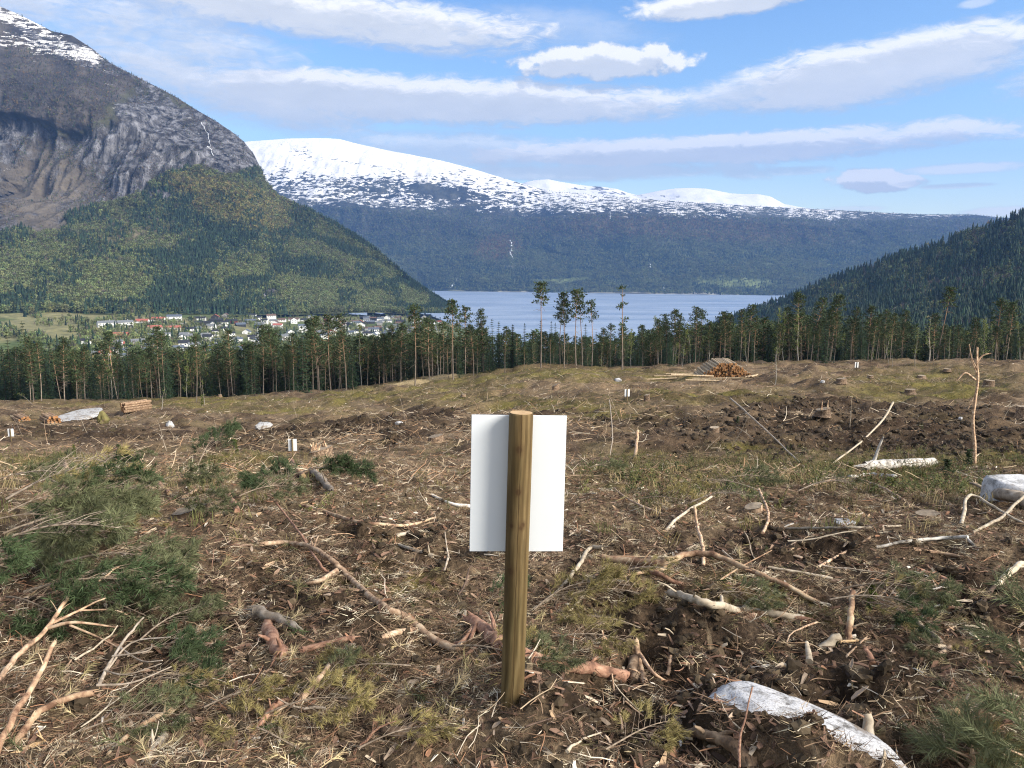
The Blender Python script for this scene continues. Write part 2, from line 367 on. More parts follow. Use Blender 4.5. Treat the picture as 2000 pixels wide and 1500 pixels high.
# dark earth heaped over the lower left side of the half buried rock
RKC, RKR, RKA = (.925, 2.235), (.44, .23, .15), -.886
def _rock_cover():
    c, s = math.cos(RKA), math.sin(RKA); dx, dy = GX - RKC[0], GY - RKC[1]; a, b_ = dx * c + dy * s, -dx * s + dy * c
    r2 = (a / RKR[0]) ** 2 + (b_ / RKR[1]) ** 2; rz = RKR[2] * np.sqrt(np.clip(1 - r2, 0, 1))
    ln = b_ + .03 + .08 * fbm(GX / .12, GY / .12, 3, 55) + .10 * (a / RKR[0]) ** 2 * np.sign(-a)
    cov = sstep(ln, .03, -.05) * sstep(r2, 1.9, .9)
    return np.maximum(GZ, GZ * (1 - cov) + (rz + .045 + n_small * .05) * cov)
GZ = _rock_cover()
def H(x, y):
    x = np.asarray(x, float); y = np.asarray(y, float)
    q = np.clip(q_of_y(y), 0, 1) * (NR - 1); u = np.clip((x / (np.maximum(y, YMIN) + 3) + UM) / (2 * UM), 0, 1) * (NC - 1)
    i = np.minimum(q.astype(int), NR - 2); j = np.minimum(u.astype(int), NC - 2); fi, fj = q - i, u - j
    return (GZ[i, j] * (1 - fj) + GZ[i, j + 1] * fj) * (1 - fi) + (GZ[i + 1, j] * (1 - fj) + GZ[i + 1, j + 1] * fj) * fi
_my = np.exp(np.linspace(math.log(1.2), math.log(215), 1500))
def on_ground(px, row):
    """where the line of sight through a photo pixel meets the slope"""
    b = (750 - row) / F; den = CP + b * SP
    xs = (px - 1000) / F / den * _my; zs = H0 + (-SP + b * CP) / den * _my
    k = np.nonzero(zs - H(xs, _my) <= 0)[0]; k = k[0] if len(k) else len(_my) - 1
    return Vector((xs[k], _my[k], float(H(xs[k], _my[k]))))
def at_depth(px, row, Y):
    x, y, z = place(px, row, Y); return Vector((float(x), float(y), float(z)))

def ground_col():
    n1 = sstep(fbm(GX / 1.7, GY / 1.7, 5, 61) + .25 * n_fine, -.28, .3)[..., None]
    n2 = sstep(fbm(GX / .5, GY / .5, 4, 71), .02, .42)[..., None]
    c = np.array([.066, .048, .035]) * (1 - n1) + np.array([.150, .114, .080]) * n1
    c = c * (1 - .45 * n2) + np.array([.24, .17, .11]) * .45 * n2
    nm = sstep(fbm(GX / 2.4, GY / 2.0, 4, 81), -.25, .35)
    a = (ZT * (.25 + .6 * nm))[..., None]; c = c * (1 - a) + np.array([.19, .145, .092]) * a
    a = np.maximum(ZM * (.3 + .6 * nm), .22 * sstep(fbm(GX / 3.5, GY / 3.5, 4, 91), .08, .35) * sstep(GY, 3, 9))[..., None]
    mossc = np.array([.085, .082, .022]) * (1 - nm[..., None]) + np.array([.14, .125, .04]) * nm[..., None]
    c = c * (1 - a) + mossc * a
    a = (ZP * (.55 + .4 * (1 - nm)))[..., None]; c = c * (1 - a) + np.array([.036, .025, .018]) * a
    a = (.85 * ell(GPX, GROW, 822, 746, 135, 2.6, -11, .4))[..., None]; c = c * (1 - a) + np.array([.32, .26, .16]) * a
    return c
GC = ground_col()
def mk_ground():
    m, t = mat('earth_and_litter'); tc = t.new('ShaderNodeTexCoord').outputs['Object']
    a = t.new('ShaderNodeAttribute', attribute_name='col').outputs['Color']
    n0 = t.noise(tc, 34, 6, .72, .6); n1 = t.noise(t.vmath('MULTIPLY', tc, (1, 1, .3)), 5.5, 5, .65)
    c = t.mix(1, a, t.ramp(n0, [(.28, (.35, .33, .32)), (.5, (.95, .93, .9)), (.68, (1.9, 1.8, 1.65))]), 'MULTIPLY')
    c = t.mix(1, c, t.ramp(n1, [(.3, (.6, .58, .58)), (.7, (1.35, 1.35, 1.3))]), 'MULTIPLY')
    # pale splinters and dry stalks, too small to be pieces of their own
    for k, (ang, sx, sy, sc, lo) in enumerate(((.5, 1, .16, 26, .70), (-.9, 1, .14, 19, .715), (1.9, 1, .15, 9, .70))):
        mp = t.new('ShaderNodeMapping'); mp.inputs['Rotation'].default_value = (0, 0, ang); mp.inputs['Scale'].default_value = (sx, sy, .4); mp.inputs['Location'].default_value = (k * 7, 3, 1)
        t.put(mp.inputs['Vector'], tc)
        f = t.smooth(t.noise(mp.outputs[0], sc, 3, .6, .35), lo - .06, lo + .02)
        c = t.mix(t.math('MULTIPLY', f, .6), c, (.30, .225, .145))
    t.put(t.b.inputs['Base Color'], c); t.b.inputs['Roughness'].default_value = .95; t.b.inputs['Specular IOR Level'].default_value = .08
    set_bump(t, t.math('ADD', n0, t.math('MULTIPLY', n1, 1.2)), .8, .05)
    V = np.stack([GX, GY, GZ], -1).reshape(-1, 3)
    me = fast_mesh('ground', V, grid_faces(NR, NC), [m], True, {'col': GC.reshape(-1, 3)})
    tag(link('ground', me), 'brown churned earth of the felled slope with moss and litter', 'ground', None, 'structure')
    # the slope behind and beside the camera
    xs = np.linspace(-60, 60, 121); ys = np.linspace(-40, .75, 60); yy, xx = np.meshgrid(ys, xs, indexing='ij')
    zz = h_base(xx, yy) + fbm(xx / 3, yy / 3, 3, 3) * .25 * sstep(yy, .3, -3) - .03
    me = fast_mesh('ground_behind', np.stack([xx, yy, zz], -1).reshape(-1, 3), grid_faces(60, 121), [m], True, {'col': np.tile([.09, .06, .038], (7260, 1))})
    tag(link('ground_behind', me), 'same felled slope going on behind the viewpoint', 'ground', None, 'structure')
mk_ground()

# ------------------------------------------------------------------ fjord, valley floor
WZ = -178.0
def mk_water():
    m, t = mat('fjord_water'); tc = t.new('ShaderNodeTexCoord').outputs['Object']
    v1 = t.vmath('MULTIPLY', tc, (.004, .012, 1)); n = t.noise(v1, 1.0, 4, .55)
    v2 = t.vmath('MULTIPLY', tc, (.05, .12, 1)); n2 = t.noise(v2, 1.0, 4, .6)
    t.put(t.b.inputs['Base Color'], t.ramp(t.noise(t.vmath('MULTIPLY', tc, (.0016, .007, 1)), 1.0, 5, .6), [(.35, (.19, .26, .37)), (.6, (.33, .40, .50))])); t.b.inputs['Specular IOR Level'].default_value = .5; t.b.inputs['IOR'].default_value = 1.33  # pale streaked base colour stands in for bright clouds mirrored in the water
    t.put(t.b.inputs['Roughness'], t.math('MULTIPLY_ADD', t.smooth(n, .35, .65), .16, .36))
    set_bump(t, n2, .9, 5.0)
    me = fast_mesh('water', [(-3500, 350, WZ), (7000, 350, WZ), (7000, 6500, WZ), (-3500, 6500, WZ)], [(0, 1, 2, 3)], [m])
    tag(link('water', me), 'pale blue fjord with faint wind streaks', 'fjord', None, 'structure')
mk_water()

VPX = np.linspace(-900, 2900, 130); VY = np.exp(np.linspace(math.log(195), math.log(2400), 110))
def h_valley(x, y):
    px = 1000 + 1500 * x / y
    z = -66 - 42 * sstep(px, 150, 850) - (y - 600) * .004
    z = z + 10 * sstep(y, 900, 1400) * sstep(px, 500, 0)
    w = sstep(px, 800, 960); zr = -70 - (y - 200) * .20; z = z * (1 - w) + np.maximum(zr, -186) * w
    wr = sstep(px, 1330, 1650) * sstep(y, 1500, 500); z = z * (1 - wr) + (-60 - .03 * (y - 200)) * wr
    zn = -48 - (y - 195) * .16; z = np.where(y < 320, zn + (z - zn) * sstep(y, 200, 320), z)
    shore = sstep(y, 1750 + 300 * sstep(px, 700, 860), 2300); z = z * (1 - shore) - 186 * shore * 1.0
    return z + fbm(x / 120, y / 120, 3, 12) * 7
def mk_valley():
    yy, pp = np.meshgrid(VY, VPX, indexing='ij'); xx = (pp - 1000) / 1500 * yy; zz = h_valley(xx, yy)
    n = sstep(fbm(xx / 70, yy / 110, 4, 21), -.2, .25)[..., None]
    c = np.array([.085, .115, .04]) * (1 - n) + np.array([.215, .20, .10]) * n
    m, t = mat('valley_meadow'); a = t.new('ShaderNodeAttribute', attribute_name='col').outputs['Color']; tc = t.new('ShaderNodeTexCoord').outputs['Object']
    t.put(t.b.inputs['Base Color'], t.mix(1, a, t.ramp(t.noise(tc, .11, 5, .65), [(.3, (.5, .55, .5)), (.7, (1.4, 1.35, 1.3))]), 'MULTIPLY')); t.b.inputs['Roughness'].default_value = .95
    me = fast_mesh('valley_floor', np.stack([xx, yy, zz], -1).reshape(-1, 3), grid_faces(110, 130), [m], True, {'col': c.reshape(-1, 3)})
    tag(link('valley_floor', me), 'valley bench with dry yellow meadows between the houses', 'valley floor', None, 'structure')
mk_valley()

# ------------------------------------------------------------------ mountains
def mountain(name, px, ridge, base_row, Yb, Yr, prof, nrow, amp, seed, colf, m, label, back=.25, cat='mountain', gully=lambda p, r: .7):
    """each column rises from its foot (base_row at distance Yb) to its crest (ridge row at Yr), then falls behind"""
    nc = len(px); s = np.linspace(0, 1, nrow)[:, None]; nb = 8
    rows = base_row[None] + (ridge - base_row)[None] * s
    Y = Yb[None] + (Yr - Yb)[None] * prof(s, px[None])
    x, y, z = place(px[None] + 0 * s, rows, Y)
    fade = np.minimum(1, (1 - s) * 6 + .12)
    wl = amp * 9
    dn = (fbm(x / wl, (y * .6 + z * 1.6) / wl, 5, seed, .55)) * amp * fade
    gul = np.abs(fbm(x / (amp * 3.2) + fbm(x / 200, z / 200, 2, seed + 3), z / (amp * 26), 4, seed + 7, .6)) * amp * gully(px[None], rows) * fade
    gul = gul + np.abs(fbm(x / (amp * 1.1) + 5, z / (amp * 7), 3, seed + 17, .6)) * amp * .38 * gully(px[None], rows) * fade
    y = y - dn * 1.0 + gul; z = z + dn * .35
    bt = np.linspace(.15, 1, nb)[:, None]; drop = (z[-1] - (-190)) * back
    xb = x[-1] * (1 + .25 * bt); yb = y[-1] * (1 + .25 * bt); zb = z[-1] - drop * bt ** 1.3 * 1.6
    X = np.concatenate([x, xb]); Yy = np.concatenate([y, yb]); Z = np.concatenate([z, zb])
    c, sn, rk = colf(px[None] + 0 * s, rows, s + 0 * px[None], x, y, z)
    ext = lambda a: np.concatenate([a, np.repeat(a[-1:], nb, 0)])
    me = fast_mesh(name, np.stack([X, Yy, Z], -1).reshape(-1, 3), grid_faces(nrow + nb, nc), [m], True,
                   {'col': ext(c).reshape(-1, 3), 'snow': ext(sn).ravel(), 'rock': ext(rk).ravel()})
    tag(link(name, me), label, cat, None, 'structure')
    return dict(x=x, y=y, z=z, px=px, rows=rows, nrow=nrow, nc=nc)
def mountain_mat(name, sc, speck, rockc, relief=10.0, snowc=(.80, .79, .78)):
    m, t = mat(name); tc = t.new('ShaderNodeTexCoord').outputs['Object']
    col = t.new('ShaderNodeAttribute', attribute_name='col').outputs['Color']
    sn = t.new('ShaderNodeAttribute', attribute_name='snow').outputs['Fac']; rk = t.new('ShaderNodeAttribute', attribute_name='rock').outputs['Fac']
    n1 = t.noise(tc, sc, 7, .65); n2 = t.noise(t.vmath('MULTIPLY', tc, (1, .6, .16)), sc * 3.2, 6, .68, .4)
    n3 = t.noise(t.vmath('MULTIPLY', tc, (.6, .6, 1.3)), speck, 5, .68, .3)
    c = t.mix(1, col, t.ramp(n1, [(.3, (.55, .55, .55)), (.7, (1.45, 1.45, 1.45))]), 'MULTIPLY')
    rc = t.ramp(n2, [(.36, tuple(v * .10 for v in rockc)), (.45, tuple(v * .45 for v in rockc)), (.53, rockc), (.64, tuple(min(.7, v * 1.9) for v in rockc))])
    rm = t.smooth(t.math('ADD', rk, t.math('MULTIPLY', t.math('SUBTRACT', n1, .5), 1.2)), .38, .62)
    c = t.mix(rm, c, rc)
    sm = t.smooth(t.math('ADD', sn, t.math('MULTIPLY', t.math('SUBTRACT', n3, .5), 2.4)), .47, .55)
    c = t.mix(sm, c, snowc)
    t.put(t.b.inputs['Base Color'], c); t.b.inputs['Roughness'].default_value = .9; t.b.inputs['Specular IOR Level'].default_value = .05
    hgt = t.math('ADD', t.math('MULTIPLY', n1, 1.0), t.math('MULTIPLY', t.math('MULTIPLY', n2, rm), 1.5))
    set_bump(t, hgt, t.math('MULTIPLY_ADD', sm, -.55, .75) if False else .7, relief)
    return m
I = np.interp
# --- left mountain
LM_PX = np.concatenate([np.linspace(-700, -20, 60), np.linspace(0, 890, 300)])
LM_RIDGE = I(LM_PX, [-700, -300, 0, 40, 100, 140, 180, 210, 240, 300, 345, 385, 420, 450, 475, 495, 510, 520, 545, 600, 650, 700, 740, 780, 810, 840, 860, 890],
             [-260, -110, 12, 30, 60, 69, 95, 120, 136, 166, 190, 215, 235, 255, 275, 300, 330, 360, 386, 411, 436, 466, 496, 531, 556, 577, 590, 612])
LM_BASE = I(LM_PX, [-700, 0, 300, 600, 890], [640, 622, 612, 612, 613])
LM_YB = I(LM_PX, [-700, 0, 250, 500, 890], [900, 1080, 1150, 1400, 1930]); LM_YR = I(LM_PX, [-700, 0, 200, 500, 700, 890], [2600, 2900, 2700, 2350, 2150, 1940])
def lm_prof(s, px):
    w = sstep(px, 560, 440)                              # forest slope, steep cliff band, easier top
    a = np.interp(s, [0, .18, .42, .78, 1], [0, .20, .50, .66, 1.0]); b = s ** 1.0
    return a * w + b * (1 - w)
def lm_zones(px, row):
    wo = fbm(px / 90, row / 60, 4, 101) * 60
    top = I(px, [-700, 0, 100, 200, 330, 450, 520], [200, 235, 235, 205, 190, 215, 275]) + wo
    bot = I(px, [-700, 0, 60, 140, 230, 300, 420, 500, 530], [520, 470, 450, 430, 395, 355, 330, 335, 345]) + wo * .6
    cl = sstep(row, top - 18, top + 18) * sstep(row, bot + 14, bot - 14) * sstep(px, 545, 515)
    upper = sstep(row, top + 10, top - 10)
    return cl, upper, bot
def lm_col(px, row, s, x, y, z):
    cl, up, bot = lm_zones(px, row)
    n = sstep(fbm(px / 40, row / 30, 4, 111), -.3, .3)[..., None]
    c = np.array([.06, .075, .03]) * (1 - n) + np.array([.10, .105, .05]) * n
    d = np.array([.085, .076, .066]) * (1 - n) + np.array([.050, .047, .045]) * n
    u = np.maximum(up, cl)[..., None]; c = c * (1 - u) + d * u
    warm = (cl * ell(px, row, 70, 370, 120, 90, 20, .6))[..., None]; c = c * (1 - warm) + np.array([.15, .13, .105]) * warm
    scr = np.maximum(ell(px, row, 265, 455, 60, 14, -25, .6), ell(px, row, 330, 400, 60, 18, 10, .5) * .6)[..., None]; c = c * (1 - .6 * scr) + np.array([.2, .16, .11]) * .6 * scr
    rk = cl * (.62 - .25 * ell(px, row, 60, 370, 120, 90, 20, .6)) + .55 * ell(px, row, 150, 105, 170, 25, 20, .5) + .75 * ell(px, row, 520, 575, 26, 16, -20, .5) + .8 * ell(px, row, 310, 382, 34, 12, 5, .5)
    rk = rk + .62 * ell(px, row, 500, 320, 28, 60, 0, .5)
    sn = .54 * sstep(row - (px * .34), 60, 32) * sstep(px, 145, 75) + .42 * ell(px, row, 60, 85, 150, 16, 10, .6) + .3 * ell(px, row, 170, 110, 60, 20, 20, .6)
    return c, np.clip(sn, 0, 1), np.clip(rk, 0, 1)
LM = mountain('left_mountain', LM_PX, LM_RIDGE, LM_BASE, LM_YB, LM_YR, lm_prof, 320, 46, 201, lm_col,
              mountain_mat('mountain_rock_and_scrub', .018, .05, (.145, .145, .155), 18), 'steep grey cliffed mountain with snow patches at its top', gully=lambda p, r: .8 + 2.3 * lm_zones(p, r)[0])
# --- right wooded hill
RH_PX = np.linspace(1330, 2900, 200)
RH_RIDGE = I(RH_PX, [1330, 1400, 1440, 1480, 1520, 1560, 1600, 1650, 1700, 1750, 1800, 1850, 1880, 1920, 1940, 1960, 2000, 2200, 2500, 2900],
             [668, 636, 620, 604, 592, 577, 558, 540, 523, 504, 490, 475, 458, 450, 442, 434, 418, 360, 300, 250])
RH_BASE = np.full(len(RH_PX), 706.0)
RH_YB = I(RH_PX, [1330, 1600, 2000, 2900], [900, 520, 330, 300]); RH_YR = I(RH_PX, [1330, 1500, 2000, 2900], [1500, 1450, 1150, 900])
def rh_col(px, row, s, x, y, z):
    n = sstep(fbm(px / 60, row / 40, 4, 131), -.3, .3)[..., None]
    return np.array([.022, .032, .016]) * (1 - n) + np.array([.05, .055, .03]) * n, 0 * px, 0 * px
RH = mountain('right_hill', RH_PX, RH_RIDGE, RH_BASE, RH_YB, RH_YR, lambda s, p: s ** .9, 120, 16, 301, rh_col,
              mountain_mat('hill_undergrowth', .03, .05, (.1, .1, .1), 6), 'dark spruce covered hillside falling to the fjord', cat='hillside')
# --- far side of the fjord
FM_PX = np.concatenate([np.linspace(380, 1080, 260), np.linspace(1083, 2250, 250)])
FM_RIDGE = I(FM_PX, [380, 490, 520, 560, 600, 640, 665, 700, 760, 800, 860, 920, 960, 1000, 1040, 1062, 1090, 1200, 1300, 1400, 1500, 1560, 1700, 1800, 1900, 1950, 2250],
             [285, 276, 274, 271, 270, 270, 272, 281, 294, 301, 313, 329, 341, 353, 364, 371, 374, 383, 392, 398, 404, 407, 414, 419, 419, 424, 440])
FM_BASE = I(FM_PX, [380, 820, 1540, 2250], [563, 569, 579, 588]); FM_YB = (H0 - WZ + 3) / tan_dep(FM_BASE)
FM_YR = I(FM_PX, [380, 700, 1000, 1100, 2250], [8700, 8600, 8000, 7600, 7000])
def fm_prof(s, px): return np.interp(s, [0, .12, .55, .62, 1], [0, .06, .36, .50, 1]) * sstep(px, 1150, 950) + (np.interp(s, [0, .15, .8, .9, 1], [0, .12, .55, .74, 1])) * (1 - sstep(px, 1150, 950))
def fm_snowline(px): return I(px, [380, 560, 620, 700, 800, 900, 960, 1050, 1150, 1300, 1450, 1600, 1750, 1900, 2250], [405, 402, 410, 412, 414, 408, 420, 424, 424, 428, 430, 433, 433, 430, 440])
def fm_col(px, row, s, x, y, z):
    n = sstep(fbm(px / 50, row / 16, 4, 141), -.3, .3)[..., None]
    c = np.array([.06, .08, .045]) * (1 - n) + np.array([.10, .115, .06]) * n
    up = sstep(row, 500, 440)[..., None]; c = c * (1 - up) + (np.array([.055, .056, .042]) * (.7 + .6 * n)) * up
    pt = sstep(fbm(px / 35, row / 9, 4, 145), -.05, .3)[..., None]; c = c * (1 - .55 * pt) + np.array([.13, .15, .075]) * .55 * pt * (1 - up) + np.array([.095, .09, .06]) * .55 * pt * up
    w = np.maximum(ell(px, row, 970, 482, 42, 22, -10, .5), .5 * ell(px, row, 1330, 450, 260, 20, 2, .5))[..., None]; c = c * (1 - w) + np.array([.16, .105, .045]) * w
    lite = np.maximum(ell(px, row, 1100, 543, 60, 4, -3, .4), np.maximum(ell(px, row, 1280, 548, 240, 4, -1, .5) * .5, ell(px, row, 1440, 555, 80, 9, 2, .5)))[..., None]
    c = c * (1 - lite) + np.array([.17, .2, .08]) * lite
    bld = ell(px, row, 1010, 517, 24, 3, 0, .4)[..., None]; c = c * (1 - bld) + np.array([.45, .43, .4]) * bld
    sh = ell(px, row, 1300, I(px, [820, 1540], [568, 577]), 420, 2.2, 0, .3)[..., None]; c = c * (1 - .8 * sh) + np.array([.4, .38, .33]) * .8 * sh
    d = fm_snowline(px) + fbm(px / 60, row / 25, 4, 151) * 22 - row
    sn = sstep(d, -8, 90) * .40 + sstep(d, -16, 18) * .40 + .25 * sstep(d, 60, 100)
    bare = ell(px, row, 860, 376, 45, 7, 8, .6) * .35 + ell(px, row, 700, 322, 70, 6, 10, .6) * .22 + ell(px, row, 590, 300, 40, 14, 20, .6) * .2 + .09 * sstep(fbm(px / 14, row / 7, 3, 157), .1, .3) + ell(px, row, 750, 365, 170, 16, 5, .7) * .16
    return c, np.clip(sn - bare * 1.5, 0, 1.0), 0 * px
FM = mountain('far_mountain', FM_PX, FM_RIDGE, FM_BASE, FM_YB, FM_YR, fm_prof, 200, 135, 401, fm_col,
              mountain_mat('far_mountain_cover', .008, .028, (.1, .1, .1), 30), 'broad snow covered mountain above blue forest across the fjord')
SP_PX = np.linspace(985, 1600, 140)
SP_RIDGE = I(SP_PX, [985, 1030, 1050, 1072, 1090, 1120, 1150, 1180, 1205, 1225, 1245, 1265, 1290, 1320, 1350, 1375, 1400, 1425, 1450, 1480, 1505, 1530, 1560, 1600], [372, 355, 351, 350, 354, 359, 363, 365, 369, 376, 381, 377, 372, 368, 367, 368, 372, 377, 379, 379, 384, 398, 404, 410])
SPK = mountain('snow_peaks', SP_PX, SP_RIDGE, np.full(140, 430.0), np.full(140, 9000.0), np.full(140, 11500.0), lambda s, p: s, 60, 60, 501,
               lambda px, row, s, x, y, z: (np.tile([.1, .09, .09], (*x.shape, 1)), .95 - .35 * ell(px, row, 1170, 372, 60, 10, 5, .6) - .3 * ell(px, row, 1290, 385, 50, 6, 0, .6) + 0 * px, 0 * px),
               mountain_mat('far_snow', .006, .01, (.1, .1, .1), 30), 'low white snow peaks showing behind the plateau')

def surf_pt(M, px, row):
    """a point on a mountain: nearest grid column and row"""
    j = int(np.argmin(np.abs(M['px'] - px))); i = int(np.argmin(np.abs(M['rows'][:, j] - row)))
    return Vector((M['x'][i, j], M['y'][i, j], M['z'][i, j]))
def waterfall(M, pts, w, label):
    m = bpy.data.materials.get('white_water')
    if not m: m = noisy('white_water', [(.3, (.62, .66, .7)), (.7, (.86, .88, .9))], .15, (1, 1, .2), bump=0, var=.05)
    P = []
    for (a, b), (c, d) in zip(pts, pts[1:]):
        for k in range(6): P.append(surf_pt(M, a + (c - a) * k / 6, b + (d - b) * k / 6))
    b = MB(); R = random.Random(int(pts[0][0]))
    for p in P: p.y -= w * .4; p.z += w * .25
    b.tube(P, [w * R.uniform(.35, 1) for _ in P], 6)
    tag(b.build('waterfall', [m], smooth=True), label, 'waterfall', 'waterfalls on the mountainsides')
waterfall(FM, [(996, 466), (1001, 480), (996, 492), (1003, 506)], 9, 'thin white waterfall below the tan birch patch across the fjord')
waterfall(FM, [(893, 541), (890, 552)], 7, 'upper short white cascade close to the far shore')
waterfall(FM, [(885, 556), (880, 566)], 8, 'lowest short white cascade ending at the far shore')
waterfall(FM, [(1268, 515), (1271, 527)], 6, 'small white cascade on the dark blue slope above the fjord')
waterfall(FM, [(1189, 420), (1190, 438)], 5, 'faint white cascade just under the snow plateau')
waterfall(FM, [(1297, 556), (1302, 571)], 4, 'hair thin stream reaching the far shore')
waterfall(LM, [(389, 236), (397, 258), (404, 285), (411, 306)], 1.3, 'tall thin waterfall on the grey cliff of the near mountain')

# ------------------------------------------------------------------ air
def mk_haze():
    m = bpy.data.materials.new('haze_air'); m.use_nodes = True; t = NT(m.node_tree); t.n.clear()
    v = t.new('ShaderNodeVolumePrincipled'); v.inputs['Color'].default_value = (.20, .43, 1.0, 1); v.inputs['Density'].default_value = 6.2e-5
    v.inputs['Density Attribute'].default_value = ''; v.inputs['Anisotropy'].default_value = .1
    o = t.new('ShaderNodeOutputMaterial'); t.put(o.inputs['Volume'], v.outputs[0])
    x0, x1, y0, y1, z0, z1 = -16000, 16000, -120, 15500, -420, 2250
    V = [(x, y, z) for x in (x0, x1) for y in (y0, y1) for z in (z0, z1)]
    me = fast_mesh('haze', V, [(0, 1, 3, 2), (4, 6, 7, 5), (0, 4, 5, 1), (2, 3, 7, 6), (0, 2, 6, 4), (1, 5, 7, 3)], [m], False)
    tag(link('haze', me), 'faint blue haze in the air over the fjord', 'haze', None, 'stuff')
mk_haze()

# ------------------------------------------------------------------ far forests (stuff)
M_FAR = leafy('far_foliage', (.05, .06, .03), var=.4, tint=True, trans=.12)
def far_conifer(seed, thin=1.0):
    R = random.Random(seed); b = MB(); n = 7
    for k in range(6):
        z0 = .06 + k * .155; z1 = z0 + .26; r = .21 * thin * (1 - k / 6.4) ** .85
        vs = [(math.cos(2 * math.pi * j / n + k) * r * R.uniform(.55, 1.2), math.sin(2 * math.pi * j / n + k) * r * R.uniform(.55, 1.2), z0 - R.uniform(0, .07)) for j in range(n)]
        b.add(vs + [(R.uniform(-.01, .01), R.uniform(-.01, .01), min(z1, 1.02))], [(j, (j + 1) % n, n) for j in range(n)])
    return b.mesh('far_conifer', [M_FAR])
def far_round(seed, tall=1.0, dens=70, leaf=.17):
    R = random.Random(seed); b = MB(); lob = [(R.gauss(0, .15), R.gauss(0, .15), R.uniform(.35, .8), R.uniform(.15, .26)) for _ in range(7)]
    for _ in range(dens):
        cx, cy_, cz, r = R.choice(lob); d = Vector((R.gauss(0, 1), R.gauss(0, 1), R.gauss(0, 1))).normalized()
        p = Vector((cx, cy_, cz * tall)) + d * r * R.uniform(.5, 1)
        b.card(p - d * .02, Vector((R.gauss(0, 1), R.gauss(0, 1), R.gauss(0, .8))), d, leaf * R.uniform(.6, 1.2), leaf * .75, 0, .3)
    b.tube([(0, 0, -.05), (.01, 0, .5 * tall)], [.02, .012], 4)
    return b.mesh('far_round_tree', [M_FAR])
def far_bare(seed):
    R = random.Random(seed); b = MB()
    b.tube([(0, 0, -.05), (R.uniform(-.05, .05), 0, .8)], [.022, .008], 4)
    for _ in range(46):
        z = R.uniform(.25, .8); d = Vector((R.gauss(0, .6), R.gauss(0, .6), R.uniform(.3, 1.2)))
        b.card((0, 0, z), d, (R.gauss(0, 1), R.gauss(0, 1), 0), R.uniform(.2, .42), .035, 0, .5)
    return b.mesh('far_bare_tree', [M_FAR])
FARP = [far_conifer(1), far_conifer(2, .85), far_conifer(3, 1.1), far_round(4), far_round(5), far_round(6, 1.15), far_round(7), far_bare(8), far_bare(9)]
TN = {'spruce': (np.array([.024, .044, .025]), (0, 1, 2)), 'birch': (np.array([.16, .185, .075]), (3, 4, 5, 6)), 'gold': (np.array([.245, .215, .085]), (3, 4, 5, 6)),  # gold: yellowish birches, and sunlight painted onto the left mountain's trees
      'dull': (np.array([.13, .15, .068]), (3, 4, 5, 6)), 'bare': (np.array([.125, .108, .094]), (7, 8)), 'brown': (np.array([.20, .14, .07]), (3, 5, 7))}
KN = list(TN)
def sample_mtn(M, n, r):
    i = r.uniform(1, M['nrow'] - 1.01, n); j = r.uniform(0, M['nc'] - 1.01, n); a, b_ = i.astype(int), j.astype(int); fi, fj = i - a, j - b_
    g = lambda k: (M[k][a, b_] * (1 - fj) + M[k][a, b_ + 1] * fj) * (1 - fi) + (M[k][a + 1, b_] * (1 - fj) + M[k][a + 1, b_ + 1] * fj) * fi
    px = M['px'][b_] * (1 - fj) + M['px'][b_ + 1] * fj
    return px, g('rows'), g('x'), g('y'), g('z')
def forest(name, P, kind, hgt, r, label, jit=.45):
    n = len(P); idx = np.zeros(n, int); tint = np.zeros((n, 3))
    for k, nm in enumerate(KN):
        mk = kind == k; c, pr = TN[nm]; idx[mk] = r.choice(pr, mk.sum()); tint[mk] = c
    tint = tint * r.uniform(1 - jit, 1 + jit, (n, 1)) * r.uniform(.9, 1.1, (n, 3))
    rot = np.stack([r.normal(0, .04, n), r.normal(0, .04, n), r.uniform(0, 6.28, n)], 1)
    w = r.uniform(.85, 1.25, n) * hgt
    scatter(name, FARP, P, rot, np.stack([w, w, hgt], 1), idx, tint, label, 'forest')
def pickk(r, probs):                                     # probs: (n, len(KN)) weights
    c = np.cumsum(probs, 1); u = r.uniform(0, 1, len(probs)) * c[:, -1]
    return (u[:, None] > c).sum(1)
